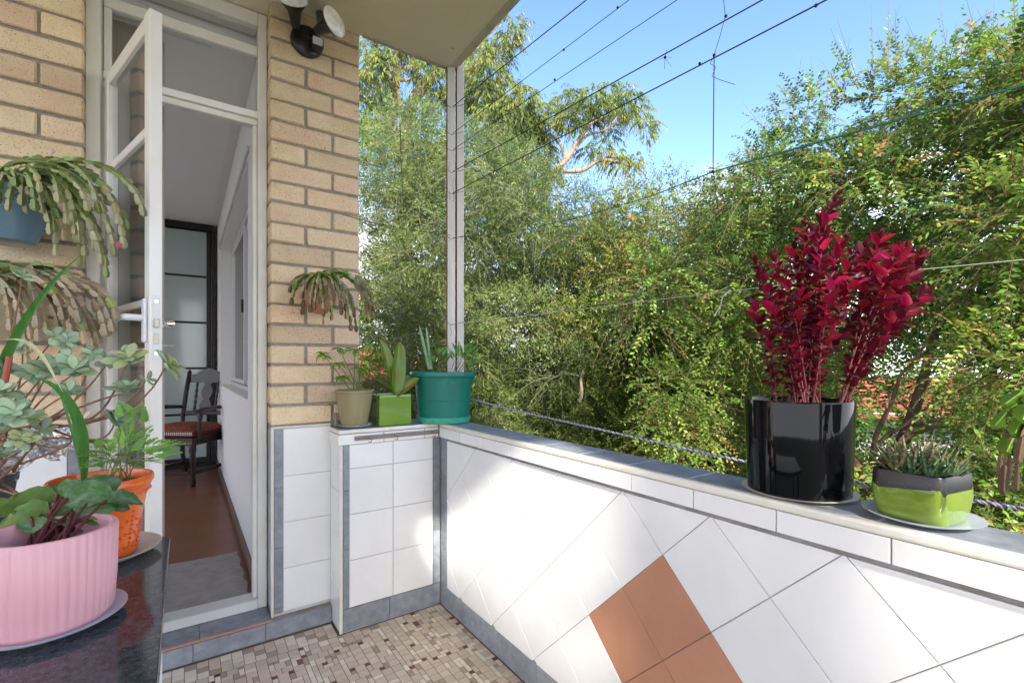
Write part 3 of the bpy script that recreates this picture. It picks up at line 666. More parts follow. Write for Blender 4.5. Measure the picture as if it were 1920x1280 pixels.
for k_, a_ in dict(
    l_kal=dict(col=(.37, .52, .30), rough=.55, col2=(.48, .58, .38), scale=40, objvar=.22, hue=.025, trans=.22),
    l_kaly=dict(col=(.52, .60, .24), rough=.5, col2=(.48, .52, .28), scale=40, objvar=.15, trans=.3),
    l_cyc=dict(col=(.07, .17, .045), rough=.45, col2=(.25, .36, .20), scale=38, cov=.54, objvar=.2, trans=.2),
    l_beg=dict(col=(.11, .22, .03), rough=.45, col2=(.17, .29, .06), scale=45, objvar=.2, trans=.3),
    l_fern=dict(col=(.22, .42, .08), rough=.5, objvar=.25, hue=.015, trans=.4),
    l_blade=dict(col=(.05, .17, .03), rough=.35, col2=(.08, .24, .045), scale=20, stretch=(12, 1, 1), trans=.25),
    l_oli=dict(col=(.22, .38, .05), rough=.35, col2=(.55, .55, .08), scale=30, cov=.62, objvar=.25, trans=.3),
    l_brom=dict(col=(.13, .25, .02), rough=.3, col2=(.30, .06, .02), scale=22, cov=.62, stretch=(1, .7, 1), trans=.25, objvar=.1),
    l_brom2=dict(col=(.20, .33, .12), rough=.35, trans=.3),
    l_stalk=dict(col=(.24, .36, .20), rough=.5, col2=(.18, .28, .14), scale=60),
    l_fern2=dict(col=(.11, .30, .035), rough=.5, objvar=.25, trans=.35),
    l_red=dict(col=(.29, .007, .022), rough=.30, col2=(.20, .012, .035), scale=25, objvar=.6, hue=.012, trans=.24),
    l_redp=dict(col=(.38, .009, .045), rough=.3, objvar=.35, hue=.01, trans=.35),
    l_haw=dict(col=(.05, .12, .035), rough=.5, col2=(.30, .36, .20), scale=170, cov=.60, det=1, stretch=(.12, 1, .12), objvar=.2),
    l_hawr=dict(col=(.09, .12, .035), rough=.5, col2=(.42, .30, .18), scale=170, cov=.58, det=1, stretch=(.12, 1, .12), objvar=.2),
    c_green=dict(col=(.28, .42, .10), rough=.45, col2=(.48, .55, .22), scale=35, objvar=.3, hue=.02, trans=.15),
    c_pale=dict(col=(.62, .55, .33), rough=.5, col2=(.52, .54, .25), scale=30, objvar=.2, trans=.15),
    c_red=dict(col=(.36, .15, .09), rough=.5, col2=(.36, .32, .12), scale=30, objvar=.3, trans=.12),
    c_pink=dict(col=(.66, .46, .34), rough=.5, col2=(.52, .47, .25), scale=25, objvar=.2, trans=.15),
    c_brown=dict(col=(.20, .12, .06), rough=.6, col2=(.14, .09, .04), scale=30, objvar=.3),
    c_lime=dict(col=(.22, .42, .04), rough=.35, col2=(.30, .48, .07), scale=25, objvar=.15, trans=.35),
    flower=dict(col=(.75, .06, .32), rough=.5, trans=.3), flowerp=dict(col=(.75, .5, .5), rough=.5, trans=.3)).items():
    a_ = dict(a_); c0 = a_.pop('col'); M[k_] = mat('leaf_'+k_, c0, a_.pop('rough'), **a_)
# ---------------------------------------------------------------- table
TZ = .75
tb = thing('granite_table', 'black polished granite topped table standing before the open glass door', 'table', (-.5, .6, 0))
m = MB(); r_ = .03; cxs = [(-1.05, .02)]; outl = [(-1.05, -.2), (-.030, -.2)]+[(-.030-r_+r_*math.cos(a), 1.452-r_+r_*math.sin(a)) for a in [i*math.pi/12 for i in range(7)]]+[(-1.05, 1.452)]
n_ = len(outl); m.v = [(x, y, TZ-.03) for x, y in outl]+[(x, y, TZ) for x, y in outl]; m.f = [tuple(range(n_))[::-1], tuple(range(n_, 2*n_))]+[(i, (i+1) % n_, n_+(i+1) % n_, n_+i) for i in range(n_)]
m.build('table_top', M['granite'], tb, bevel=.003, seg=2)
for x in (-.98, -.15):
    for y in (-.1, 1.33): box('leg', x, x+.06, y, y+.06, 0.0002, TZ-.0305, M['black'], tb, bevel=.004)
box('apron', -.93, -.14, 1.345, 1.375, TZ-.10, TZ-.0305, M['black'], tb)
def pot(name, label, c, prof, mt, n=64, sx=1, sy=1, rib=0, ribn=0, soil=None, sub=()):
    t = thing(name, label, 'plant pot' if 'planter' not in name else 'planter', c)
    MB().lathe(prof, c, n, sx, sy, rib, ribn).build('pot_body', M[mt], t, smooth=True)
    if soil: MB().lathe([(0.001, soil[1]-.0), (soil[0]*.6, soil[1]+.006), (soil[0], soil[1])], c, 32, sx, sy).build('soil', M['soil'], t, smooth=True)
    return t
def saucer(label, c, r, mt, h=.014, sx=1, sy=1):
    o = MB().lathe([(r*.62, 0), (r*.66, .0015), (r*.97, h*.8), (r, h), (r*.975, h*1.02), (r*.66, .005), (.001, .004)], c, 56, sx, sy).build('saucer', M[mt], None, smooth=True)
    return meta(o, label, 'saucer')
# pink pot
PC = Vector((-.180, 1.060, TZ))
saucer('pale grey saucer under the pink fluted pot', PC, .098, 'saucerg')
H_ = .148
pk = pot('pink_pot', 'pink fluted round pot with cyclamen leaves on the black granite table', PC+Vector((0, 0, .006)),
    [(.074, 0), (.076, .003), (.0775, .012, 1), (.081, .06, 1), (.083, H_-.004, 1), (.082, H_), (.077, H_), (.075, H_-.01), (.073, H_-.04)], 'pink', n=160, rib=.0028, ribn=44, soil=(.074, H_-.035))
# orange pot
OC = Vector((-.150, 1.362, TZ))
saucer('cream saucer under the orange pot', OC, .106, 'saucerc', h=.02)
og = pot('orange_pot', 'orange glazed pot with embossed cactus reliefs and a rolled rim', OC+Vector((0, 0, .006)),
    [(.058, 0), (.062, .002), (.063, .010), (.0615, .014), (.066, .05), (.078, .125), (.082, .132), (.0845, .134), (.085, .139), (.0835, .141), (.0885, .152), (.092, .156), (.092, .166), (.089, .170), (.084, .169), (.082, .16), (.080, .14)], 'orange', soil=(.081, .150))
for k in range(9):                      # embossed trees
    a0 = R(-150+k*28+random.uniform(-5, 5)); hh = random.uniform(.045, .085); mb = MB()
    for q in range(9):
        z = .02+hh*q/8; rr_ = .0605+.0175*(z/.125)
        for br in ((0,) if q % 3 else (-.16, 0, .16)):
            a = a0+br; p = OC+Vector((rr_*math.cos(a), rr_*math.sin(a), .006+z)); s_ = .0042
            mb.add([p+Vector((math.cos(a), math.sin(a), 0))*s_*.9, p+UP*s_, p-UP*s_, p+Vector((-math.sin(a), math.cos(a), 0))*s_, p-Vector((-math.sin(a), math.cos(a), 0))*s_], [(0, 1, 3), (0, 3, 2), (0, 2, 4), (0, 4, 1)])
    mb.build('relief', M['orange'], og, smooth=True)
mb = MB()
for k in range(72):
    a = 2*math.pi*k/72; p = OC+Vector((.0853*math.cos(a), .0853*math.sin(a), .006+.137)); t_ = Vector((-math.sin(a), math.cos(a), 0))*.0034; o_ = Vector((math.cos(a), math.sin(a), 0))*.0022
    mb.add([p-t_, p+UP*.0022+o_*.3, p+t_, p-UP*.0022+o_*.3, p+o_], [(0, 1, 4), (1, 2, 4), (2, 3, 4), (3, 0, 4)])
mb.build('rope_band', M['orange'], og)
# cyclamen leaves in the pink pot
heart = lambda t: (math.sin(math.pi*min(1, (t+.10)/1.10))**.55)*(1 if t > .0 else .6)
cyc = thing('cyclamen', 'cyclamen with silver marbled dark green leaves growing in the pink pot', 'plant', PC+UP*.12)
lm1 = [leaf_mesh('leaf', .075, .072, M['l_cyc'], heart, 8, c_, .10, .035, cross=7) for c_ in (.3, .1, .45)]
lm2 = [leaf_mesh('leaf', .078, .070, M['l_beg'], heart, 8, c_, .10, .04, cross=7) for c_ in (.25, .4)]
CL = [((150, 935, .90), (.6, .5, .25), 0, 1.0), ((205, 952, .90), (1, .2, -.05), 0, .85), ((175, 975, .86), (1, -.1, .0), 0, .95), ((120, 985, .84), (.5, -.8, .1), 1, .95), ((110, 930, .95), (-.2, 1, .5), 0, .75), ((40, 985, .86), (-.8, .2, .15), 1, 1.2), ((-10, 975, .9), (-1, -.2, .1), 1, 1.1), ((55, 955, .9), (-.5, .3, .5), 1, 1.15), ((140, 1000, .85), (.7, -.7, .1), 0, .8), ((95, 1005, .84), (-.5, -.8, .2), 1, .9), ((175, 1003, .87), (.9, -.4, .0), 1, .7), ((120, 975, .9), (.1, .4, .9), 0, .8), ((190, 930, .93), (.4, .6, .5), 0, 1.0), ((165, 945, .88), (.8, -.3, .2), 0, 1.1), ((235, 950, .9), (.9, .1, .1), 0, .9), ((180, 990, .85), (.9, -.5, -.1), 1, .6), ((60, 1000, .80), (.2, -.9, -.1), 0, .6), ((85, 955, .92), (-.3, .9, .3), 0, .7), ((225, 970, .9), (1, .1, -.3), 0, .5)]
for (a, d, ty, sc) in CL:
    p = at(a[0], a[1]-20, a[2]); root = PC+Vector((random.uniform(-.03, .03), random.uniform(-.03, .03), .115)); d = Vector(d)
    base = p-Vector(d).normalized()*.03*sc
    MB().tube(bez(root, (root+base)/2+UP*.02, base, n=5), [.0026]*6, 6).build('stalk', M['redstem'], cyc, smooth=True)
    place('leaf', random.choice((lm2 if ty else lm1)), cyc, m4=frame(base, d, UP+rv(.3)-Vector((-.12, .6, 0)), sc*.86))
# compound lacy leaves in orange pot
ce = thing('lacy_leaved_plant', 'small plant with lacy light green leaflets in the orange pot', 'plant', OC+UP*.15)
def lacy(mtk, L, n=6, seed=0, wid=.5):
    rr = random.Random(seed); mb = MB()
    def lf(p, d, l, w):
        d = d.normalized(); s_ = Vector((d.y, -d.x, 0)); up = Vector((0, 0, 1))
        v = [p, p+d*l*.45-s_*w+up*w*.3, p+d*l*.62-s_*w*.4, p+d*l*.75-s_*w*.85+up*w*.2, p+d*l, p+d*l*.75+s_*w*.85+up*w*.2, p+d*l*.62+s_*w*.4, p+d*l*.45+s_*w+up*w*.3]
        mb.add(v, [(0, 1, 2), (0, 2, 6), (0, 6, 7), (2, 3, 4), (2, 4, 6), (4, 5, 6)])
    mb.tube([Vector((0, L*q/5, -.3*L*(q/5)**2)) for q in range(6)], [.0011, .001, .0009, .0008, .0007, .0004], 4)
    for i in range(n+1):
        t = .28+.72*i/n; p = Vector((0, L*t, -.3*L*t*t)); l = L*wid*(1.15-t)+.004
        for sd in (-1, 1):
            if i == n: lf(p, Vector((0, 1, -.3)), L*.2, L*.07); break
            d = Vector((sd*.9, .7, rr.uniform(-.25, .1))); e_ = p+d*l*.55
            mb.tube([p, e_], .0006, 3, cap=False)
            for k in range(4):
                q = k/3; lf(p+d*l*.55*(.35+.65*q), Vector((sd*(.9-.6*(k % 2)), .7+.5*(k % 2), rr.uniform(-.4, .2))), l*.5*(.8+.2*q), l*.21)
    return mb.mesh('leaf', M[mtk], smooth=False)
lc = [lacy('l_fern', .075, 5, s_) for s_ in range(3)]
for a, d in [((185, 850, 1.02), (-.8, .1, .3)), ((200, 835, 1.05), (-.4, .6, .6)), ((225, 830, 1.02), (.1, .1, .8)), ((245, 822, 1.05), (.4, .5, .6)), ((262, 840, 1.0), (.9, -.1, .35)), ((235, 850, .97), (.2, -.9, .4)), ((210, 860, .96), (-.4, -.8, .3)), ((270, 860, .97), (1, -.3, .1)), ((250, 868, .97), (.6, -.7, .2)), ((175, 828, 1.08), (-.7, .7, .5)), ((290, 850, .98), (1, .1, .25)), ((255, 790, 1.0), (.25, .2, .8)), ((235, 775, 1.0), (-.2, .2, .8)), ((310, 835, .98), (1, 0, .45)), ((205, 848, 1.0), (-.3, -.5, .6)), ((240, 840, 1.0), (.5, -.2, .7)), ((222, 845, 1.0), (-.2, .4, .8)), ((190, 865, .98), (-.7, -.5, .2))]:
    p = at(*a); d = Vector(d); root = OC+Vector((.02+random.uniform(-.02, .03), random.uniform(-.03, .02), .158))
    base = p-d.normalized()*.02
    MB().tube(bez(root, (root+base)/2+UP*.02, base, n=5), .0011, 5).build('stalk', M['greenstem'], ce, smooth=True)
    place('leaf', random.choice(lc), ce, m4=frame(base, d, UP+rv(.4)-Vector((0, .4, 0)), random.uniform(.6, .95)))
def strap(name, pts, w, mt, par, face=(0, -1, .2), taper=1.6):
    pts = [Vector(p) for p in pts]; n = len(pts); V = []; F = []
    for i, p in enumerate(pts):
        d = (pts[min(i+1, n-1)]-pts[max(i-1, 0)]).normalized(); s_ = d.cross(Vector(face)).normalized(); t = i/(n-1); nn_ = s_.cross(d)
        ww = w/2*max(.03, (min(1, .35+t*2.2))*(1-t**taper))
        V += [p-s_*ww, p-nn_*ww*.35, p+s_*ww]
    for i in range(n-1):
        for j in range(2): a = i*3+j; F.append((a, a+1, a+4, a+3))
    m = MB(); m.v = V; m.f = F; return m.build(name, M[mt], par, smooth=True)
bl = thing('strap_leaved_plant', 'long arching dark green strap leaf rising out of the orange pot', 'plant', OC+UP*.15)
strap('leaf', bez(at(157, 905, 1.04), at(165, 790, 1.02), at(130, 715, .98), at(52, 705, .92), 16), .026, 'l_blade', bl, (0.3, -1, .2))
strap('leaf', bez(at(150, 880, 1.04), at(140, 800, 1.05), at(110, 740, 1.05), at(100, 690, 1.05), 10), .007, 'l_blade', bl)
# second strap leaf crossing at left, rising from the black pot
BP = at(-48, 975, 1.20); BP.z = TZ
bp = pot('black_plastic_pot', 'black plastic nursery pot with trailing succulent at the left edge', BP, [(.055, 0), (.058, .002), (.076, .12), (.079, .121), (.080, .138), (.077, .139), (.074, .125)], 'plasticblack', soil=(.074, .12))
sp_ = thing('sword_leaved_plant', 'bright green sword leaf slanting up across the left edge', 'plant', BP+UP*.12)
strap('leaf', bez(BP+Vector((0, 0, .12)), at(-30, 720, 1.15), at(40, 570, 1.06), at(152, 478, 1.0), 14), .026, 'l_blade', sp_, (0, -1, .1), 2.2)
strap('leaf', bez(at(-5, 640, 1.05), at(70, 615, 1.0), at(90, 690, .98), at(118, 735, .96), 12), .012, 'c_pale', sp_, (0, -.6, 1))
stk = MB().tube([at(-12, 840, 1.1), at(18, 668, 1.1)], .0062, 8).build('plant_stake', mat('terracotta_red_stake', (.42, .10, .07), .7), None, smooth=True); meta(stk, 'dull red plant stake leaning among the succulent stems at left', 'stake')
# kalanchoe
ka = thing('trailing_succulent', 'trailing grey green succulent with paddle leaves in rosettes on woody stems', 'plant', BP+UP*.12)
pad = lambda t: (.22+.78*math.sin(math.pi*max(0, (t-.12)/.88))**.6) if t > .12 else .22
kl = [leaf_mesh('leaf', .042, .027, M['l_kal'], pad, 6, c_, .10, 0, .0022, cross=5) for c_ in (.1, .3, -.15)]
kly = [leaf_mesh('leaf', .044, .029, M['l_kaly'], pad, 6, c_, .10, 0, .0022, cross=5) for c_ in (.1, .3)]
KR = [(322, 682, 1.02, 1.1, 1), (240, 668, 1.06, 1.15, 1), (205, 675, 1.10, .95, 0), (285, 708, 1.03, .6, 0), (235, 725, 1.06, 1.1, 0), (222, 785, 1.06, 1.05, 0), (140, 690, 1.08, 1.2, 0), (95, 690, 1.10, 1.2, 0), (60, 700, 1.12, .95, 0), (125, 640, 1.18, .9, 0), (105, 625, 1.20, .8, 0), (35, 650, 1.15, .9, 0), (15, 690, 1.12, 1.1, 0), (45, 512, 1.2, .7, 0), (45, 745, 1.10, .7, 0), (130, 730, 1.08, .9, 0), (25, 772, 1.00, 1.2, 0), (5, 800, 1.0, 1.2, 0), (60, 780, 1.02, .8, 1), (80, 800, 1.05, .8, 0), (40, 820, .98, .9, 1), (10, 845, .96, .9, 0), (0, 730, 1.05, 1.1, 0), (60, 935, 1.0, .9, 0), (78, 945, 1.02, .6, 0), (175, 660, 1.12, .7, 0)]
for (px, py, t_, sc, yl) in KR:
    p = at(px, py, t_); ax = (Vector((.25, -.6, .75))+rv(.45)).normalized()
    if px > 270: ax = (Vector((.8, -.3, .5))).normalized()
    a1 = ax.orthogonal().normalized(); a2 = ax.cross(a1); ph = random.uniform(0, 6)
    for k in range(9 if sc > .8 else 6):
        a = ph+k*2.4; el = .25+.5*(k/9) + random.uniform(-.12, .12); d = (a1*math.cos(a)+a2*math.sin(a))*math.cos(el)+ax*math.sin(el)
        place('leaf', random.choice(kly if (yl and k > 2) else kl), ka, m4=frame(p-ax*.014*(1-k/9), d, ax+rv(.15), sc*random.uniform(.72, 1.05)*(1-.045*k)))
    q = BP+Vector((random.uniform(-.04, .05), random.uniform(-.04, .03), .13))
    if px > 170: q = at(70+random.uniform(-20, 20), 800, 1.08)
    mid = (p+q)/2+Vector((random.uniform(-.02, .02), .02, random.uniform(-.04, .0)-(.03 if px > 170 else 0)))
    MB().tube(bez(q, mid+rv(.03), (mid+p)/2+rv(.02), p-ax*.015, 9), [.0034*(1-.06*i) for i in range(10)], 6).build('stem', M['brownstem'], ka, smooth=True)
for i in range(9):
    p0 = BP+rv(.05)+UP*.14; p3 = at(random.uniform(40, 190), random.uniform(740, 850), 1.1)
    MB().tube(bez(p0, p0+rv(.08)+UP*.1, p3+rv(.08), p3, 9), [.0036*(1-.05*q) for q in range(10)], 6).build('stem', M['brownstem'], ka, smooth=True)
# plastic film sheet
ng = 26; P0, P1, P2, P3 = at(-60, 850, 1.30), at(165, 775, 1.36), at(150, 840, 1.30), at(20, 880, 1.25)
V = []; F = []
nzz = np.random.default_rng(3).normal(size=(ng+1, ng+1))
for j in range(ng+1):
    for i in range(ng+1):
        u, v = i/ng, j/ng; p = P0.lerp(P1, u).lerp(P3.lerp(P2, u), v)
        p = p+Vector((0, -.035*math.sin(u*7+v*5)*math.sin(v*4+1), .014*math.sin(u*13+3*v)))+Vector((.006*nzz[j, i], .010*nzz[i, j], .006*nzz[j, i]*nzz[i, j]))
        V.append(p)
for j in range(ng):
    for i in range(ng): a = j*(ng+1)+i; F += [(a, a+1, a+ng+2), (a, a+ng+2, a+ng+1)]
m = MB(); m.v = V; m.f = F; m.build('plastic_sheet', M['film'], None, label='crumpled clear plastic sheet behind the succulent stems', cat='plastic sheet')
# ---------------------------------------------------------------- holiday cacti
def seg_mesh(name, L, W, mt):
    pr = [(0, .28), (.14, .62), (.30, .78), (.36, .68), (.58, 1.0), (.66, .84), (.86, .86), (1, .30)]
    V = []; F = []
    for t, w in pr:
        for s_ in (-1, 0, 1): V.append((s_*w*W/2, L*t, (.0018 if s_ == 0 else 0)))
        V.append((0, L*t, -.0018))
    for i in range(len(pr)-1):
        a, b = i*4, (i+1)*4; F += [(a, a+1, b+1, b), (a+1, a+2, b+2, b+1), (a+2, a+3, b+3, b+2), (a+3, a, b, b+3)]
    F += [(0, 3, 2, 1), (len(pr)*4-4, len(pr)*4-3, len(pr)*4-2, len(pr)*4-1)]
    me = bpy.data.meshes.new(name); me.from_pydata(V, [], F); me.update(); me.materials.append(M[mt]); me.polygons.foreach_set('use_smooth', [True]*len(me.polygons)); return me
SEG = {}
def strand(par, pts, mts, sl=.034, w=.016, face=None):
    """jointed flat stem: every joint is a part"""
    pts = [Vector(p) for p in pts]; tot = sum((pts[i+1]-pts[i]).length for i in range(len(pts)-1)); n = max(2, round(tot/sl)); L = tot/n
    cum = [0]
    for i in range(len(pts)-1): cum.append(cum[-1]+(pts[i+1]-pts[i]).length)
    def P_(s_):
        s_ = min(max(s_, 0), tot-1e-6)
        for i in range(len(pts)-1):
            if cum[i+1] >= s_: return pts[i].lerp(pts[i+1], (s_-cum[i])/(cum[i+1]-cum[i]))
    mb = {}
    face = face or Vector((random.uniform(-.9, .9), -1, random.uniform(-.2, .5)))
    for k in range(n):
        a, b = P_(k*L), P_((k+1)*L); mt = mts[min(len(mts)-1, int(k/n*len(mts)))] if random.random() > .12 else random.choice(mts)
        key = mt; SEG.setdefault(key, [seg_mesh('stem_joint', 1.0, 1.0*r_, mt) for r_ in (1, )])
        sc = (b-a).length*1.04; ww = w*random.uniform(.8, 1.2)*(.8 if k == 0 else 1)
        M4 = frame(a, b-a, face+rv(.45)) @ Matrix.Diagonal((ww, sc, ww*1.0*60*.016 if False else 1, 1))
        place('stem_joint', SEG[key][0], par, m4=M4)
def cactus(par, c, r, specs, mts, w=.016, sl=.034):
    """specs: tip points (px,py,t) ; strands rise from c and droop to the tips"""
    for (tip, hh) in specs:
        tip = Vector(tip); a = c+Vector((random.uniform(-r, r), random.uniform(-r, r)*.7, random.uniform(-.01, .02)))
        hv = Vector((tip.x-a.x, tip.y-a.y, 0)); top = max(a.z, tip.z)+hh
        p1 = a+hv*.35+UP*(top-a.z)*1.25; p2 = Vector((tip.x-hv.x*.02, tip.y, top*.55+tip.z*.45+.02))
        strand(par, bez(a, p1, p2, tip, 14), mts, sl, w)
# pot 1: blue pot on brick wall (top left)
b1 = at(-8, 318, 1.58); b1.y = 2.19
b1 = Vector((-.475, 2.175, 1.66))
bp1 = pot('blue_hanging_pot', 'blue glazed pot hanging on the brick wall at upper left', b1, [(.055, -.10), (.07, -.096), (.098, -.03), (.108, .03), (.104, .036), (.112, .052), (.112, .074), (.105, .078), (.10, .05)], 'bluepot', soil=(.10, .055))
MB().tube([b1+Vector((0, .115, .06)), b1+Vector((0, .118, .12)), b1+Vector((0, .1215, .13))], .003, 6).build('hook', M['rust_shade'], bp1)
c1 = thing('holiday_cactus', 'large drooping holiday cactus in the blue hanging pot at upper left', 'cactus', b1+UP*.06, 'holiday cacti hanging on the walls')
tips = [(270, 405, 1.42, .09), (262, 385, 1.45, .10), (232, 465, 1.42, .11), (215, 480, 1.45, .07), (200, 520, 1.45, .07), (190, 495, 1.42, .06), (175, 470, 1.42, .06), (160, 480, 1.5, .05), (150, 455, 1.45, .08), (140, 440, 1.42, .05), (120, 450, 1.45, .04), (105, 480, 1.45, .05), (125, 420, 1.4, .03), (95, 440, 1.45, .04), (80, 400, 1.4, .03), (66, 395, 1.38, .04), (50, 400, 1.42, .03), (40, 385, 1.4, .04), (15, 395, 1.4, .03), (-5, 380, 1.4, .03), (30, 350, 1.4, .03), (200, 420, 1.45, .10), (185, 400, 1.4, .09), (240, 430, 1.5, .08), (165, 395, 1.38, .07), (110, 380, 1.38, .05), (75, 360, 1.38, .04), (150, 500, 1.5, .06), (222, 420, 1.42, .12), (55, 365, 1.45, .02), (-30, 400, 1.4, .04), (135, 395, 1.4, .06), (-50, 360, 1.45, .05), (205, 385, 1.5, .11), (178, 440, 1.5, .07)]
cactus(c1, b1+Vector((.02, -.03, .07)), .07, [(at(*t[:3]), t[3]+.01) for t in tips], ['c_green', 'c_green', 'c_green', 'c_pale'], .023, .036)
for q in ((222, 460, 1.41), (98, 285, 1.42)):
    p = at(*q); MB().lathe([(.001, -.008), (.005, -.002), (.006, .004), (.001, .010)], p, 8).build('flower_bud', M['flower' if q[0] > 200 else 'flowerp'], c1, smooth=True)
# pot 2: cream pot, below
b2 = Vector((-.515, 2.16, 1.40))
bp2 = pot('cream_hanging_pot', 'cream banded pot hanging on the brick wall below the blue one', b2, [(.06, -.14), (.082, -.135), (.098, -.06), (.1, -.058), (.101, -.03), (.104, -.028), (.105, .02), (.112, .022), (.112, .045), (.107, .048), (.10, .03)], 'creampot', soil=(.10, .033))
MB().tube([b2+Vector((0, .115, .03)), b2+Vector((0, .125, .09)), b2+Vector((0, .1365, .10))], .003, 6).build('hook', M['rust_shade'], bp2)
c2 = thing('holiday_cactus', 'pinkish olive holiday cactus spilling from the cream hanging pot', 'cactus', b2+UP*.04, 'holiday cacti hanging on the walls')
tips = [(220, 600, 1.42, .06), (212, 622, 1.42, .07), (200, 630, 1.45, .06), (185, 645, 1.45, .06), (190, 610, 1.5, .05), (175, 655, 1.48, .05), (165, 620, 1.45, .06), (160, 645, 1.42, .04), (140, 640, 1.45, .06), (135, 630, 1.45, .05), (110, 620, 1.45, .04), (90, 625, 1.45, .05), (75, 615, 1.45, .04), (72, 640, 1.4, .04), (50, 690, 1.45, .03), (60, 660, 1.4, .03), (205, 580, 1.45, .05), (120, 600, 1.4, .05), (150, 605, 1.4, .05), (20, 620, 1.4, .04), (-10, 610, 1.45, .04), (40, 610, 1.4, .03)]
cactus(c2, b2+Vector((.03, -.03, .05)), .07, [(at(*t[:3]), t[3]*.7) for t in tips], ['c_green', 'c_pale', 'c_pink', 'c_pink'], .028, .042)
# pot 3: terracotta wall pot on the pillar
b3 = Vector((.492, 2.225, 1.512)); 
bp3 = thing('terracotta_wall_pot', 'round terracotta wall pot hanging on the brick pillar', 'plant pot', b3)
MB().lathe([(.012, -.115), (.035, -.108), (.062, -.07), (.070, -.03), (.060, .01), (.047, .03), (.052, .036), (.051, .043), (.044, .042), (.042, .02)], b3, 40).build('pot_body', M['terrapot'], bp3, smooth=True)
MB().lathe([(.001, .022), (.043, .02)], b3, 20).build('soil', M['soil'], bp3)
MB().tube([b3+Vector((0, .045, .03)), b3+Vector((0, .068, .07)), b3+Vector((0, .072, .05))], .0025, 6).build('hook', M['rust_shade'], bp3)
c3 = thing('holiday_cactus', 'holiday cactus drooping from the terracotta pot on the brick pillar', 'cactus', b3+UP*.03, 'holiday cacti hanging on the walls')
tips = [(546, 572, 2.0, .05), (543, 548, 2.02, .05), (567, 590, 2.0, .05), (566, 560, 2.0, .04), (582, 585, 1.98, .03), (590, 580, 1.97, .03), (600, 570, 1.95, .03), (606, 608, 1.98, .03), (612, 560, 1.95, .03), (622, 600, 1.97, .03), (628, 545, 1.95, .04), (640, 590, 1.98, .04), (650, 598, 2.0, .04), (658, 620, 2.02, .05), (668, 622, 2.05, .05), (664, 590, 2.05, .05), (688, 590, 2.08, .07), (696, 594, 2.1, .07), (702, 582, 2.1, .08), (700, 560, 2.1, .07), (655, 570, 2.0, .05), (573, 540, 1.98, .04), (595, 545, 1.95, .03), (642, 560, 1.96, .04), (680, 560, 2.05, .06), (692, 575, 2.12, .08), (585, 560, 1.98, .04), (618, 580, 1.96, .03)]
cactus(c3, b3+Vector((0, -.012, .035)), .028, [(at(*t[:3]), t[3]*.55+.01) for t in tips], ['c_green', 'c_lime', 'c_pale', 'c_red'], .020, .032)
# right edge cactus
c4 = thing('holiday_cactus', 'bright green holiday cactus with brown old stems hanging at the right edge', 'cactus', at(2010, 700, .75), 'holiday cacti hanging on the walls')
hub = at(1960, 740, .72)
for tip, h_, w_ in [((1885, 850, .70), .01, .03), ((1862, 800, .70), .015, .022), ((1880, 760, .71), .01, .03), ((1915, 790, .69), .0, .036), ((1900, 815, .70), .0, .03), ((1925, 835, .70), .0, .034), ((1945, 860, .7), 0, .034)]:
    strand(c4, bez(hub, (hub+at(*tip))/2+UP*.03, at(*tip), n=6), ['c_lime'], .034, w_*.8, Vector((-.6, -.7, .3)))
for tip in [(1880, 925, .70), (1905, 920, .69), (1872, 890, .72), (1925, 910, .7), (1890, 900, .7)]:
    p = at(*tip); strand(c4, bez(hub-UP*.02, Vector((p.x, p.y, hub.z-.02)), p, n=6), ['c_red', 'c_brown'], .04, .013, Vector((-.7, -.6, .1)))
hp4 = thing('hanging_basket', 'plastic pot hanging just past the right edge with a bright cactus', 'plant pot', hub+Vector((.10, -.06, .0)))
MB().lathe([(.05, -.10), (.07, -.09), (.09, .0), (.092, .01), (.085, .01), (.07, -.02)], hub+Vector((.115, -.08, .0)), 32).build('pot_body', M['plasticblack'], hp4, smooth=True)
MB().tube([hub+Vector((.115, -.08, .0)), hub+Vector((.115, -.08, 1.0))], .0012, 5).build('hanger', M['wire'], hp4)
# ---------------------------------------------------------------- three pots in the corner
o1 = Vector((.640, 2.203, ZC))
saucer('pale saucer under the olive pot', o1, .080, 'saucerg', .014)
pot('olive_pot', 'olive brown glazed tapering pot standing against the brick pillar', o1+UP*.006, [(.054, 0), (.058, .003), (.083, .150), (.087, .152), (.088, .162), (.084, .164), (.081, .158), (.078, .14)], 'olive', soil=(.079, .148))
wh = thing('whorled_plant', 'thin stemmed plant with whorls of yellowing green leaves in the olive pot', 'plant', o1+UP*.15)
lo = [leaf_mesh('leaf', .052, .019, M['l_oli'], None, 6, c_, .2) for c_ in (.2, .5)]
for tip in [(604, 662, 2.1), (632, 680, 2.1), (636, 652, 2.15), (664, 655, 2.15), (640, 705, 2.1), (690, 645, 2.2), (704, 660, 2.2), (712, 672, 2.25), (700, 690, 2.2), (676, 690, 2.12), (715, 640, 2.25), (684, 672, 2.15)]:
    p = at(*tip); q = o1+Vector((random.uniform(-.02, .02), random.uniform(-.02, .02), .15))
    MB().tube(bez(q, q+(p-q)*.3+UP*.03+rv(.012), p-(p-q).normalized()*.02+rv(.006), p, 8), [.0028-.00022*i for i in range(9)], 6).build('stem', M['greenstem'], wh, smooth=True)
    for k in range(11):
        a = k*2.4+random.uniform(-.3, .3); d = Vector((math.cos(a), math.sin(a)*.9, random.uniform(-.6, .6)))
        place('leaf', random.choice(lo), wh, m4=frame(p-UP*.004*(k % 3), d, UP+rv(.4), random.uniform(.65, 1.05)))
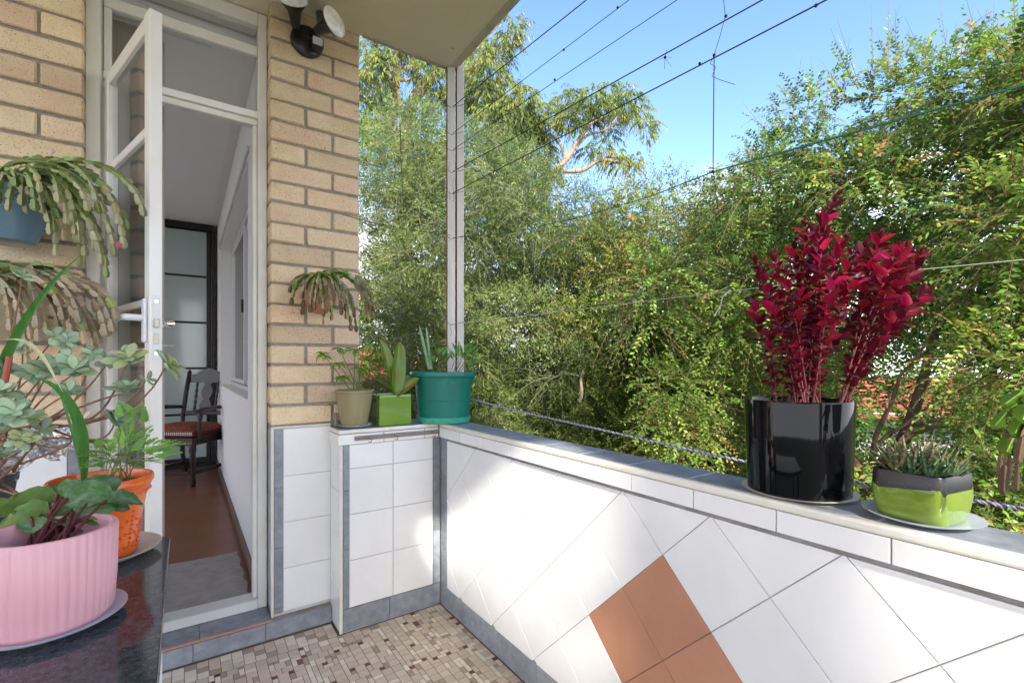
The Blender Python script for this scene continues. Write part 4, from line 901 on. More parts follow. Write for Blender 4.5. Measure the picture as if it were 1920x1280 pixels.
# green cube
g0, g1 = at(718, 800, 2.11), at(785, 800, 2.29)
a_ = R(0); gc = Vector((.8115, 2.2155, ZC))
gq = thing('green_cube_pot', 'glossy green square cube pot between the olive and teal pots', 'plant pot', gc)
m = MB(); hw = .0775
for z, s_ in ((0, .97), (.006, 1), (.138, 1.0), (.145, .98)):
    m.v += [(gc.x+sx_*hw*s_, gc.y+sy_*hw*s_, ZC+z) for sx_, sy_ in ((-1, -1), (1, -1), (1, 1), (-1, 1))]
for z, s_ in ((.145, .90), (.118, .88)): m.v += [(gc.x+sx_*hw*s_, gc.y+sy_*hw*s_, ZC+z) for sx_, sy_ in ((-1, -1), (1, -1), (1, 1), (-1, 1))]
for i in range(5):
    for k in range(4): m.f.append((i*4+k, i*4+(k+1) % 4, (i+1)*4+(k+1) % 4, (i+1)*4+k))
m.f += [(3, 2, 1, 0), (20, 21, 22, 23)]
m.build('pot_body', M['limecube'], gq, bevel=.0022, seg=2)
box('soil', gc.x-hw*.87, gc.x+hw*.87, gc.y-hw*.87, gc.y+hw*.87, ZC+.1185, ZC+.126, M['soil'], gq)
br = thing('bromeliad', 'plant with broad green and red blotched strap leaves in the green cube pot', 'plant', gc+UP*.12)
stp = lambda t: .55+.45*math.sin(math.pi*min(1, t*.9+.1)) if t < .8 else max(.1, (.55+.45*math.sin(math.pi*min(1, .82)))*math.sqrt(max(0, 1-((t-.8)/.2)**2)))
b0 = at(742, 735, 2.22)
for L, W, d, nrm, mt in ((.265, .055, (-.26, .0, 1), (.35, -1, 0), 'l_brom'), (.25, .064, (.10, .02, 1), (-.1, -1, .1), 'l_brom'), (.19, .05, (.75, .25, .75), (-.5, -.7, .6), 'l_brom2'), (.13, .042, (.62, -.3, .55), (-.2, -.9, .5), 'l_brom'), (.13, .04, (-.6, .5, .6), (.4, -.6, .5), 'l_brom')):
    place('leaf', leaf_mesh('leaf', L, W, M[mt], stp, 12, .28 if mt == 'l_brom2' else .06, .3, cross=5), br, m4=frame(b0+rv(.006)-UP*.01, d, nrm))
# teal pot
tc_ = Vector((1.068, 2.155, ZC))
tsz = MB().lathe([(.118, 0), (.130, .003), (.133, .022), (.133, .030), (.128, .031), (.126, .008)], tc_, 64).build('saucer', M['tealpale'], None, smooth=True); meta(tsz, 'sun bleached teal saucer under the big teal pot', 'saucer')
tp = pot('teal_pot', 'large teal plastic pot with wide rim on the parapet corner', tc_+UP*.009, [(.118, 0), (.124, .002), (.126, .02), (.142, .195), (.149, .198), (.150, .212), (.1505, .218), (.165, .219), (.166, .224), (.165, .238), (.162, .241), (.158, .238), (.150, .21), (.148, .18)], 'teal', soil=(.148, .205))
for i in range(1): MB().lathe([(.1345, .100), (.1358, .1005), (.1362, .1035), (.1352, .104)], tc_+UP*.009, 64).build('band', M['teal'], tp, smooth=True)
cs = thing('stalk_succulent', 'two pale green pointed cylindrical stalks standing in the teal pot', 'plant', tc_+UP*.22)
for b_, t_, r_ in (((805, 692, 2.32), (786, 610, 2.30), .006), ((808, 692, 2.33), (799, 613, 2.33), .006)):
    p, q = at(*b_), at(*t_); MB().tube([p, p.lerp(q, .5), p.lerp(q, .85), q], [r_*1.5, r_*1.35, r_, r_*.3], 10).build('stalk', M['l_stalk'], cs, smooth=True)
fe = thing('ferny_plant', 'feathery green ferny foliage growing around the teal pot rim', 'plant', tc_+UP*.22)
lf2 = [lacy('l_fern2', .085, 9, s_, .36) for s_ in (7, 8, 9)]
for a, d in [((820, 655, 2.3), (-.2, 0, 1)), ((815, 672, 2.25), (-.8, -.2, .4)), ((828, 660, 2.3), (.5, -.2, .6)), ((862, 665, 2.3), (.2, 0, 1)), ((870, 670, 2.35), (.6, .3, .7)), ((885, 660, 2.35), (.8, 0, .6)), ((890, 675, 2.3), (1, -.3, .2)), ((850, 668, 2.25), (-.3, -.3, .8)), ((875, 655, 2.3), (.3, -.5, .7)), ((835, 672, 2.2), (.1, -.8, .5)), ((880, 680, 2.25), (.7, -.6, .3)), ((858, 655, 2.4), (0, .5, .8))]:
    p = at(*a); d = Vector(d); base = p-d.normalized()*.03; root = tc_+Vector((base.x-tc_.x, base.y-tc_.y, 0))*.5+UP*.215
    MB().tube(bez(root, (root+base)/2+UP*.01, base, n=5), .0014, 5).build('stalk', M['greenstem'], fe, smooth=True)
    place('leaf', random.choice(lf2), fe, m4=frame(base, d, Vector((0, -1, .4))+rv(.4), random.uniform(.6, 1.0)))
# small stone tile leaning by olive pot
box('stone_chip', .5665, .581, 2.262, 2.276, ZC+.0005, ZC+.062, M['mortar'], None, bevel=.004, label='small pale stone chip standing between brick pillar and olive pot', cat='stone')
# hook rail
hr = thing('hook_rail', 'weathered wooden rail with wire hooks on the return wall fascia', 'hook rail', (.80, YB-.018, .845))
box('rail', .6125, 1.012, YB-.0215, YB-.0105, .838, .857, M['woodgrey'], hr, bevel=.002)
for x in (.655, .775, .885, .965):
    MB().lathe([(.001, 0), (.003, 0), (.0015, .002)], (x, YB-.0216, .849), 10, axis=(0, -1, 0)).build('screw', M['rust_shade'], hr)
for x in (.665, .785, .975):
    MB().tube(bez((x, YB-.0217, .848), (x+.022, YB-.04, .850), (x+.018, YB-.045, .822), (x+.002, YB-.035, .832), 8), .0016, 6).build('hook', M['rust_shade'], hr, smooth=True)
# ---------------------------------------------------------------- black pot and red shrub
bc = Vector((1.128, .512, ZC))
saucer('thin white saucer under the tall glossy black pot', bc, .113, 'saucerc', .007)
pot('black_pot', 'tall glossy black cylindrical pot on the parapet holding the crimson shrub', bc+UP*.004, [(.098, 0), (.101, .002), (.1075, .199), (.1065, .203), (.101, .203), (.099, .195), (.098, .16)], 'blackpot', n=96, soil=(.098, .178))
rd = thing('red_shrub', 'crimson leaved shrub with red stems in the tall black pot', 'shrub', bc+UP*.18)
rlf = [leaf_mesh('leaf', .031, .0165, M['l_red'], None, 6, c_, .22) for c_ in (.15, .35, -.1)]
rlp = [leaf_mesh('leaf', .034, .0155, M['l_redp'], None, 6, c_, .22) for c_ in (.1, -.12)]
RS = [(1568, 365, 1.08), (1556, 380, 1.04), (1512, 410, 1.06), (1535, 430, 1.0), (1490, 450, 1.1), (1450, 475, 1.08), (1412, 480, 1.1), (1420, 505, 1.05), (1412, 560, 1.12), (1585, 440, 1.1), (1600, 470, 1.03), (1655, 428, 1.1), (1640, 470, 1.06), (1690, 455, 1.12), (1735, 465, 1.1), (1715, 480, 1.16), (1740, 540, 1.1), (1720, 555, 1.05), (1675, 480, 1.02), (1560, 480, 1.14), (1470, 500, 1.0), (1440, 560, 1.0), (1500, 540, .98), (1560, 520, .96), (1610, 520, .98), (1440, 620, 1.06), (1460, 600, 1.14), (1530, 560, 1.16), (1660, 520, 1.1), (1690, 580, 1.06), (1620, 570, 1.12), (1585, 560, 1.0), (1480, 640, 1.0), (1540, 400, 1.1), (1705, 460, 1.06), (1625, 450, 1.12)]
RL = []
for k, tip in enumerate(RS):
    tip = at(*tip); q = bc+Vector((random.uniform(-.055, .045), random.uniform(-.05, .05), .18))
    if RS[k][0] > 1635: q = bc+Vector((.03+random.uniform(-.02, .02), -.075+random.uniform(-.015, .015), .195))
    v = tip-q; mid1 = q+v*.33+Vector((v.x*-.05, v.y*-.05, .03))+rv(.012); mid2 = q+v*.7+rv(.012)
    pts = bez(q, mid1, mid2, tip, 16)
    MB().tube(pts, [.0015*(1-.045*i)+.0003 for i in range(17)], 6).build('stem', M['redstem'], rd, smooth=True)
    L = v.length
    nl = int(L*.84/.0066); ph = random.uniform(0, 6)
    for i in range(nl):
        t = .10+.90*(i+.5)/nl
        if t < .4 and random.random() < .25: continue
        f_ = t*16; j = min(15, int(f_)); p = pts[j].lerp(pts[j+1], f_-j); d0 = (pts[j+1]-pts[j]).normalized()
        a1 = d0.orthogonal().normalized(); a2 = d0.cross(a1); a = ph+i*2.4; out = a1*math.cos(a)+a2*math.sin(a)
        up_ = .55+.6*max(0, t-.6)*2
        sc = (1.12 if .55 < t < .93 else .8)*random.uniform(.8, 1.15)*(1-.35*max(0, (t-.93)/.07))
        RL.append((p, out+d0*up_+rv(.15), d0+rv(.5)-out*.3, sc*(1 if random.random() < .8 else .6), t))
random.shuffle(RL)
RL.sort(key=lambda q: (q[0]-Vector((0, 0, CAMH))).length*1.0/q[3])
bigv, bigf = [], []
for i, (p, d, n_, sc, t) in enumerate(RL):
    me = random.choice(rlp) if (t > .78 and random.random() < .6) else random.choice(rlf); m4 = frame(p, d, n_, sc)
    if i < 300: place('leaf', me, rd, m4=m4)
    else:
        b = len(bigv); bigv += [m4 @ v.co for v in me.vertices]; bigf += [tuple(b+x for x in q.vertices) for q in me.polygons]
if bigv:
    m = MB(); m.v, m.f = bigv, bigf; m.build('leaves', M['l_red'], rd, smooth=True, kind='stuff')
# ---------------------------------------------------------------- green planter with haworthia
hc = Vector((1.113, .292, ZC))
saucer('wide pale grey saucer under the lime green planter', hc+Vector((0, 0, 0)), .088, 'saucerg', .013)
pl_ = thing('lime_planter', 'lime green rounded square planter with rough black rim', 'planter', hc+UP*.004)
def sq(z, hw, r, n=7, rot=R(-9), hwy=None):
    out = []; hwy = hwy or hw
    for cxs_, cys_, a0 in ((1, 1, 0), (-1, 1, 90), (-1, -1, 180), (1, -1, 270)):
        for k in range(n):
            a = R(a0+90*k/(n-1)); x, y = cxs_*(hw-r)+r*math.cos(a), cys_*(hwy-r)+r*math.sin(a)
            out.append(Vector((hc.x+x*math.cos(rot)-y*math.sin(rot), hc.y+x*math.sin(rot)+y*math.cos(rot), ZC+.004+z)))
    return out
def rings(rs):
    m = MB(); n = len(rs[0])
    for r_ in rs: m.v += r_
    for i in range(len(rs)-1):
        for k in range(n): m.f.append((i*n+k, i*n+(k+1) % n, (i+1)*n+(k+1) % n, (i+1)*n+k))
    m.f.append(tuple(range(n))[::-1]); return m
wob = lambda z, hw, r: [p+UP*(.006*math.sin(i*.9)+.003*math.sin(i*2.3)) for i, p in enumerate(sq(z, hw, r, hwy=hw*.92))]
rings([sq(0, .046, .018), sq(.003, .051, .02), sq(.018, .058, .02, hwy=.054), sq(.045, .0615, .018, hwy=.057), wob(.062, .0608, .017)]).build('pot_body', M['limeglaze'], pl_, smooth=True)
rings([[p+UP*.0 for p in wob(.062, .0606, .017)], sq(.086, .0595, .016, hwy=.055), sq(.088, .0585, .015, hwy=.054), sq(.0865, .0555, .014, hwy=.051), sq(.07, .054, .014, hwy=.05)]).build('rim', M['blackrough'], pl_, smooth=True)
MB().add(sq(.076, .0535, .013, hwy=.0495), [tuple(range(28))]).build('soil', M['soil'], pl_)
ha = thing('haworthia', 'clump of striped pointed haworthia rosettes filling the lime planter', 'succulent', hc+UP*.08)
spk = lambda t: (1-t)**.75*.98+.02
hl = {mt: [leaf_mesh('leaf', .068, .0125, M[mt], spk, 6, c_, .12, 0, .0042, cross=3) for c_ in (-.12, .05)] for mt in ('l_haw', 'l_hawr')}
for (dx, dy, sc, mt, nl) in ((-.030, .005, .75, 'l_haw', 14), (-.012, -.018, .8, 'l_haw', 13), (.004, .012, 1.15, 'l_hawr', 18), (.018, -.012, 1.05, 'l_hawr', 16), (-.020, .030, .95, 'l_hawr', 14), (.030, .012, .9, 'l_hawr', 14), (.030, -.032, .62, 'l_haw', 12), (.012, -.036, .7, 'l_haw', 13), (-.035, -.02, .6, 'l_haw', 11)):
    c_ = hc+Vector((dx, dy, .080)); ph = random.uniform(0, 6)
    for k in range(nl):
        a = ph+k*2.4; el = R(28+50*k/nl+random.uniform(-8, 8)); d = Vector((math.cos(a)*math.cos(el), math.sin(a)*math.cos(el), math.sin(el)))
        place('leaf', random.choice(hl[mt]), ha, m4=frame(c_+Vector((d.x, d.y, 0))*.004, d, Vector((-d.x, -d.y, .6)), sc*random.uniform(.8, 1.1)))
# ---------------------------------------------------------------- security light
sl = thing('security_light', 'twin head security floodlight with black base under the soffit on the pillar', 'floodlight', (.447, 2.28, 2.64))
bs = Vector((.452, YC-.0055, 2.625))
MB().lathe([(.001, 0), (.068, 0), (.070, .004), (.068, .016), (.060, .022), (.001, .024)], bs, 40, axis=(0, -1, 0)).build('base', M['plasticblack'], sl, smooth=True)
sn = MB().box(.462, .512, 2.225, 2.272, 2.580, 2.628).build('sensor_housing', M['plasticblack'], sl, bevel=.006, seg=2)
box('sensor_window', .4635, .5045, 2.2175, 2.2245, 2.587, 2.621, M['sensor'], sn, bevel=.003)
for (hc_, dr, nm) in ((at(626, 42, 1.97), Vector((.50, -.85, .10)), 0), (at(550, 2, 1.98), Vector((-.22, -.75, .50)), 1)):
    dr = dr.normalized(); hb = hc_-dr*.055
    lp_ = MB().lathe([(.016, -.045), (.020, -.03), (.024, .0), (.030, .022), (.052, .050), (.0565, .055)], hb, 40, axis=dr).build('lamp_housing', M['plasticblack'], sl, smooth=True)
    MB().lathe([(.0555, .0555), (.0575, .0575), (.0565, .062), (.040, .072), (.016, .077), (.001, .0775)], hb, 40, axis=dr).build('lens', M['lens'], lp_, smooth=True)
    MB().tube([bs+Vector((0, -.015, 0)), bs+Vector((0, -.03, 0)).lerp(hb, .5), hb-dr*.012], [.02, .017, .019], 14).build('arm', M['plasticblack'], sl, smooth=True)
# ---------------------------------------------------------------- chair in the room
chr_ = thing('carved_chair', 'dark carved wooden armchair with red patterned cushion at the back of the room', 'chair', (.0, 5.45, .1005))
CM = Matrix.Translation((.005, 5.35, .1005)) @ Matrix.Rotation(R(-38), 4, 'Z')   # chair faces local -Y
def cb(name, mb, mt, smooth=False, bevel=0, par=None):
    mb.v = [CM @ Vector(p) for p in mb.v]; return mb.build(name, M[mt], par or chr_, smooth=smooth, bevel=bevel)
def turned(p, q, rs): return MB().tube([Vector(p).lerp(Vector(q), i/(len(rs)-1)) for i in range(len(rs))], rs, 10)
for x in (-.235, .235):
    cb('leg', turned((x, -.22, 0), (x, -.22, .40), [.022, .026, .018, .024, .016, .024, .030, .022, .030, .026, .026]), 'darkwood', True)
    cb('leg', MB().tube([(x*.9, .27, 0), (x*.9, .23, .2), (x*.9, .22, .42), (x*.9, .23, .55)], [.018, .020, .022, .020], 8), 'darkwood', True)
    cb('back_post', MB().tube([(x*.9, .23, .55), (x*.88, .27, .8), (x*.88, .32, 1.0), (x*.88, .325, 1.02)], [.020, .020, .018, .006], 8), 'darkwood', True)
    cb('arm', MB().tube([(x*.95, .25, .66), (x*1.05, .05, .675), (x*1.1, -.14, .665), (x*1.1, -.20, .655)], [.016, .02, .022, .018], 8), 'darkwood', True)
    cb('arm_post', turned((x*1.03, -.16, .40), (x*1.08, -.15, .655), [.018, .022, .014, .022, .016, .024, .016]), 'darkwood', True)
    cb('spindle', turned((x*.45, .245, .62), (x*.45, .295, .90), [.008, .014, .009, .014, .008, .014, .009, .014, .008, .012, .008]), 'darkwood', True)
cb('seat_rail', MB().box(-.25, .25, -.245, -.20, .36, .43), 'darkwood', bevel=.004); cb('seat_rail', MB().box(-.22, .22, .20, .24, .36, .43), 'darkwood', bevel=.004)
cb('seat_rail', MB().box(-.25, -.215, -.199, .20, .36, .43), 'darkwood', bevel=.004); cb('seat_rail', MB().box(.215, .25, -.199, .20, .36, .43), 'darkwood', bevel=.004)
cb('stretcher', MB().box(-.21, .21, -.232, -.208, .10, .135), 'darkwood', bevel=.003)
for x in (-.225, .225): cb('stretcher', MB().box(x-.012, x+.012, -.205, .24, .10, .13), 'darkwood', bevel=.003)
cb('seat', MB().box(-.24, .24, -.235, .215, .431, .47), 'maroon', bevel=.012)
cu = MB(); n_ = 10
for j in range(n_+1):
    for i in range(n_+1):
        u, v = i/n_*2-1, j/n_*2-1; cu.v.append((u*.235, v*.225-.01, .472+.065*((1-u**4)*(1-v**4))**.5))
for j in range(n_):
    for i in range(n_): a = j*(n_+1)+i; cu.f.append((a, a+1, a+n_+2, a+n_+1))
cub = cb('cushion', cu, 'cushion', True)
fr_ = MB()
for k in range(26):
    x = -.235+.47*k/25; fr_.box(x-.004, x+.004, -.240, -.2365, .452, .478)
    y = -.225+.44*k/25; fr_.box(-.2435, -.2405, y-.004, y+.004, .452, .478)
cb('fringe', fr_, 'fringe', par=chr_)['kind'] = 'stuff'
cr_ = MB(); xs = [-.20+.04*i for i in range(11)]
for i, x in enumerate(xs):
    top = .965+.075*math.exp(-(x/.10)**2); bot = .895+.03*math.cos(x/.2*math.pi/2)*0
    yb = .30
    cr_.v += [(x, yb, bot), (x, yb+.022, bot), (x, yb+.03, top), (x, yb+.008, top)]
for i in range(10):
    for k in range(4): cr_.f.append((i*4+k, i*4+(k+1) % 4, (i+1)*4+(k+1) % 4, (i+1)*4+k))
cr_.f += [(0, 3, 2, 1), (40, 41, 42, 43)]
cb('crest_rail', cr_, 'darkwood', True)
cb('lower_back_rail', MB().box(-.20, .20, .232, .252, .585, .62), 'darkwood', bevel=.004)
spl = MB(); 
for k in range(13):
    z = .62+.275*k/12; w_ = .028+.030*abs(math.sin(k/12*math.pi*2.0+.5)); yb = .243+.055*(k/12)
    if 4 <= k <= 8:
        for sgn in (-1, 1): pass
    spl.v += [(-w_, yb, z), (w_, yb, z), (w_, yb+.012, z), (-w_, yb+.012, z)]
for i in range(12):
    for k in range(4): spl.f.append((i*4+k, i*4+(k+1) % 4, (i+1)*4+(k+1) % 4, (i+1)*4+k))
cb('splat', spl, 'darkwood', True)
# ---------------------------------------------------------------- clothes lines and ropes
TOP = at(848, 200, 2.46)
def sagline(p, q, sag, n=24):
    return [p.lerp(q, i/n)-UP*sag*4*(i/n)*(1-i/n) for i in range(n+1)]
def poly_to(p, pts3, far):   # smooth polyline through surveyed points
    return [p]+pts3+[far]
XL = lambda y, x1: 1.20+(x1-1.20)*(2.26-y)/1.76
LN = []
def line(name, label, py_post, end_px, t_end, r, mt='wire', sag=.0, group='thin lines strung from the steel post'):
    p = at(849, py_post, 2.46); q = at(*end_px, t_end); d = (q-p); q2 = q+d.normalized()*1.3
    pts = [p+(q2-p)*(i/30)-UP*sag*4*(i/30)*(1-i/30) for i in range(31)]
    o = MB().tube(pts, r, 6).build(name, M[mt], None, smooth=True); meta(o, label, 'clothes line', group); LN.append((p, q)); return o
line('clothes_line', 'topmost clothes line running from the steel post up over the soffit corner', 200, (1100, 0), 1.77, .0022)
line('clothes_line', 'second clothes line below the topmost one on the steel post', 250, (1180, 0), 1.66, .0014)
line('clothes_line', 'third clothes line, thin, between the second line and the cord tied pair', 281, (1270, 0), 1.52, .0014)
l4 = line('clothes_line', 'fourth clothes line carrying a knot with loose frayed ends', 322, (1430, 0), 1.33, .0021)
l5 = line('clothes_line', 'fifth clothes line where the vertical cord is knotted with a loose tail', 362, (1550, 0), 1.184, .0021)
# low green line (curved)
pts = [at(849, 446, 2.46), at(960, 436, 2.2), at(1100, 404, 1.85), at(1220, 368, 1.6), at(1338, 322, 1.38), at(1480, 282, 1.22), at(1620, 243, 1.1), at(1770, 201, 1.0), at(1920, 160, .92), at(2080, 116, .85)]
o = MB().tube(pts, [.0017]*4+[.0021]+[.0027]*5, 8).build('green_clothes_line', M['green_wire'], None, smooth=True, label='lowest thick clothes line, turning bright green towards the right edge', cat='clothes line')
pts = [at(640, 402, 2.24), at(700, 418, 2.3), at(775, 432, 2.4), at(846, 441, 2.45)]
MB().tube(pts, .0014, 5).build('wall_cord', M['wire'], None, smooth=True, label='dark cord from the brick pillar side to the steel post at mid height', cat='cord')
pts = [at(661, 206, 2.26), at(700, 220, 2.32), at(750, 237, 2.38), at(800, 250, 2.43), at(846, 263, 2.46)]
wc = MB().tube(pts, .0008, 5).build('wall_cord', M['wirel'], None, smooth=True, label='thin pale cord from a nail high on the brick pillar to the post', cat='cord')
MB().tube([at(750, 235, 2.38), at(752, 300, 2.38), at(758, 425, 2.38)], [.0028, .0013, .001], 6).build('cord', M['wire'], None, smooth=True, label='short dark cord hanging straight down between pillar and post', cat='cord')
# thin pale line and tie cords
pts = [at(849, 607, 2.46), at(1000, 590, 2.1), at(1100, 578, 1.85), at(1240, 561, 1.66), at(1368, 546, 1.48), at(1500, 530, 1.38), at(1720, 506, 1.20), at(1920, 487, 1.03), at(2060, 474, .95)]
MB().tube(pts, [.0010]*5+[.0011]*4, 6).build('pale_line', M['wirel'], None, smooth=True, label='thin pale line crossing behind the crimson shrub', cat='clothes line')
ck = MB().tube([at(1352, -40, 1.36), at(1360, 30, 1.37), at(1350, 68, 1.38), at(1339, 104, 1.38)], .0009, 5).tube([at(1339, 104, 1.38), at(1338, 212, 1.38), at(1337, 321, 1.38)], .0016, 6)
ck.tube([at(1337, 322, 1.38), at(1352, 430, 1.39), at(1368, 546, 1.40)], .0010, 6)
ck.build('tie_cord', M['wire'], None, smooth=True, label='vertical cord tying the upper clothes lines down to the thin pale line', cat='cord')
kt = MB()
for (x, y, t) in ((1361, 31, 1.37), (1339, 104, 1.38), (1337, 322, 1.38), (1368, 546, 1.40), (1247, 108, 1.49), (1158, 15, 1.68), (1057, 94, 1.82), (1040, 150, 1.83), (1312, 120, 1.41), (1530, 11, 1.2)):
    kt = MB().lathe([(.001, -.005), (.0045, -.001), (.004, .003), (.001, .005)], at(x, y, t), 8); kt.build('line_knot', M['wire'] if y < 500 else M['wirel'], LN and l5, smooth=True)
fz = MB()
for (x, y) in ((1250, 94), (1236, 112), (1258, 125), (1246, 130), (1260, 108)): fz.tube([at(1247, 108, 1.49), at(x, y, 1.49+random.uniform(-.02, .02))], .0007, 4)
fz.build('frayed_end', M['wire'], l4)
MB().tube([at(1339, 104, 1.38), at(1332, 120, 1.38), at(1342, 126, 1.37), at(1335, 143, 1.38), at(1350, 150, 1.38), at(1378, 159, 1.37)], .0009, 5).build('loose_tail', M['wire'], l5, smooth=True)
MB().tube([at(1368, 546, 1.40), at(1355, 556, 1.39), at(1351, 573, 1.39), at(1339, 593, 1.38)], .0017, 6).build('loose_end', M['wirel'], l5, smooth=True)
for k, (y0) in enumerate((200, 251, 281, 322, 362, 446, 607)):     # wire ties on the post
    MB().tube([at(838, y0-3, 2.455), at(846, y0+2, 2.44), at(858, y0-1, 2.445), at(871, y0-4, 2.455)], .0012, 5).build('wire_tie', M['wire'], po, smooth=True)
for (x0, y0, h_) in ((843, 322, -18), (851, 333, 45), (844, 360, 14), (836, 205, 40), (846, 607, 22), (838, 262, 30)):
    MB().tube(bez(at(x0, y0, 2.44), at(x0-6, y0+h_*.4, 2.43), at(x0+5, y0+h_*.8, 2.43), at(x0-2, y0+h_, 2.44), 8), .0009, 5).build('wire_tail', M['wire'], po, smooth=True)
# twisted rope
rp = thing('twisted_rope', 'lilac and white twisted rope slung along the outside of the parapet', 'rope', (1.24, 1.2, 1.0))
ctl = [at(870, 744, 2.52), at(960, 768, 2.22), at(1060, 790, 1.98), at(1180, 817, 1.74), at(1300, 844, 1.55), at(1395, 864, 1.42), at(1500, 885, 1.30), at(1610, 905, 1.17), at(1760, 928, 1.05), at(1920, 953, .95), at(2060, 975, .88)]
seg = []
for i in range(len(ctl)-1): seg += [ctl[i].lerp(ctl[i+1], k/22) for k in range(22)]
seg.append(ctl[-1]); arc = 0; ac = [0]
for i in range(1, len(seg)): arc += (seg[i]-seg[i-1]).length; ac.append(arc)
for s_, (mt, rr_, off) in enumerate((('ropel', .0024, 0), ('ropel', .0024, 2.1), ('roped', .0016, 4.2))):
    pts = []; fine = []
    for i in range(len(seg)-1):
        for q in range(2): fine.append((seg[i].lerp(seg[i+1], q/2), ac[i]+(ac[i+1]-ac[i])*q/2))
    for p, a in fine: pts.append(p+Vector((.0024*math.cos(a*300+off), 0, .0024*math.sin(a*300+off)))+rv(.0006))
    MB().tube(pts, rr_, 5).build('strand', M[mt], rp, smooth=True)
# ---------------------------------------------------------------- foliage
M['f_wattle'] = leafmat('narrow_olive_foliage', [(0, (0.045, 0.078, 0.018)), (.45, (0.115, 0.175, 0.040)), (.8, (0.205, 0.275, 0.068)), (1, (0.37, 0.38, 0.13))], .3, .5)
M['f_privet'] = leafmat('small_oval_foliage', [(0, (0.045, 0.102, 0.019)), (.4, (0.115, 0.224, 0.038)), (.8, (0.243, 0.371, 0.058)), (.985, (0.435, 0.512, 0.090)), (1, (0.512, 0.307, 0.090))], .32, .32)
M['f_mid'] = leafmat('olive_russet_foliage', [(0, (0.077, 0.109, 0.023)), (.5, (0.192, 0.243, 0.051)), (.95, (0.333, 0.371, 0.077)), (1, (0.486, 0.269, 0.090))], .32, .45)
M['f_euc'] = leafmat('eucalyptus_foliage', [(0, (.06, .10, .03)), (.5, (.14, .20, .045)), (.9, (.25, .30, .06)), (1, (.34, .28, .09))], .3, .45)
M['f_far'] = leafmat('far_foliage', [(0, (0.051, 0.083, 0.026)), (1, (0.166, 0.230, 0.064))], .25, .6)
M['f_yellow'] = leafmat('yellow_foliage', [(0, (.30, .30, .02)), (1, (.55, .50, .05))], .4, .5)
def unit(a): return a/np.maximum(np.linalg.norm(a, axis=-1, keepdims=True), 1e-9)
def shoots(P, D, L, nleaf, llen, lwid, mode, droop=.35, ang=.9, tb=.5, tvar=.35, flat=.0):
    """P (n,3) origins, D (n,3) directions, L (n,) lengths -> leaf verts/faces/tint (vectorised)"""
    n = len(P); t = (np.arange(nleaf)+.6)/nleaf; t = np.broadcast_to(t, (n, nleaf))
    Dn = unit(D)[:, None, :]; Ls = L[:, None, None]; g = np.array([0, 0, -1.])
    pos = P[:, None, :]+Dn*Ls*t[..., None]+g*droop*Ls*(t**2)[..., None]
    tan = unit(Dn+2*droop*g*t[..., None])
    side = unit(np.cross(tan, np.array([.02, .01, 1.])+rng.normal(0, .35, (n, 1, 3))))
    nor = unit(np.cross(side, tan))
    k = np.arange(nleaf)
    if mode == 'opp':
        s = np.where(k % 2 == 0, 1., -1.)[None, :, None]; out = side*s
    else:
        a = (k*2.4)[None, :, None]+rng.uniform(0, 6, (n, 1, 1)); out = side*np.cos(a)+nor*np.sin(a)
    d = unit(out*ang+tan*(1.1-ang*.4)+rng.normal(0, .16, pos.shape)+g*flat)
    nn2 = unit(nor+rng.normal(0, .30, pos.shape)) if mode == 'opp' else unit(rng.normal(0, 1, pos.shape)+np.array([0, -.3, .9]))
    x = unit(np.cross(d, nn2)); z = np.cross(x, d)
    ll = (llen*rng.uniform(.65, 1.2, (n, nleaf, 1)))*(1-.35*t[..., None]**3); lw = lwid*ll/llen
    lowf = .5*np.sin(P[:, :1]*3.1+P[:, 2:]*2.3)*np.sin(P[:, 2:]*4.1-P[:, 1:2]*2.7+1)
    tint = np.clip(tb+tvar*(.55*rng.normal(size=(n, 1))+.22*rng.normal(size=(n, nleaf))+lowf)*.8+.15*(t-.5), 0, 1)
    if lwid/llen < .3:
        V = np.stack([pos, pos+d*ll*.45+x*lw*.5, pos+d*ll-z*ll*.08, pos+d*ll*.45-x*lw*.5], 2); F = np.array([[0, 1, 2, 3]]); nv = 4
    else:
        V = np.stack([pos, pos+d*ll*.42-z*lw*.15, pos+d*ll-z*ll*.10, pos+d*ll*.46-x*lw*.56, pos+d*ll*.46+x*lw*.56], 2)
        nv = 5
    V = V.reshape(-1, 3); m = n*nleaf
    if nv == 4: F = (F[None]+np.arange(m)[:, None, None]*4).reshape(-1, 4)
    else:
        T = np.array([[0, 1, 3], [1, 2, 3], [0, 4, 1], [4, 2, 1]]); F = (T[None]+np.arange(m)[:, None, None]*5).reshape(-1, 3)
    return V, F, np.repeat(tint.reshape(-1), nv), pos
def twigs(P, D, L, r, droop, n=4):
    """thin 3-sided twigs under the leaves"""
    t = np.linspace(0, 1, n+1); g = np.array([0, 0, -1.]); Dn = unit(D)
    C = P[:, None, :]+Dn[:, None, :]*L[:, None, None]*t[None, :, None]+g*droop*L[:, None, None]*(t**2)[None, :, None]
    a = unit(np.cross(Dn, np.array([.3, .2, .9]))); b = np.cross(Dn, a); rr_ = (r*(1-.75*t))[None, :, None, None]
    ring = np.stack([a, -.5*a+.87*b, -.5*a-.87*b], 1)[:, None, :, :]*rr_
    V = (C[:, :, None, :]+ring).reshape(-1, 3); F = []
    for i in range(n):
        for k in range(3): F.append([i*3+k, i*3+(k+1) % 3, (i+1)*3+(k+1) % 3, (i+1)*3+k])
    F = (np.array(F)[None]+(np.arange(len(P))*3*(n+1))[:, None, None]).reshape(-1, 4); return V, F
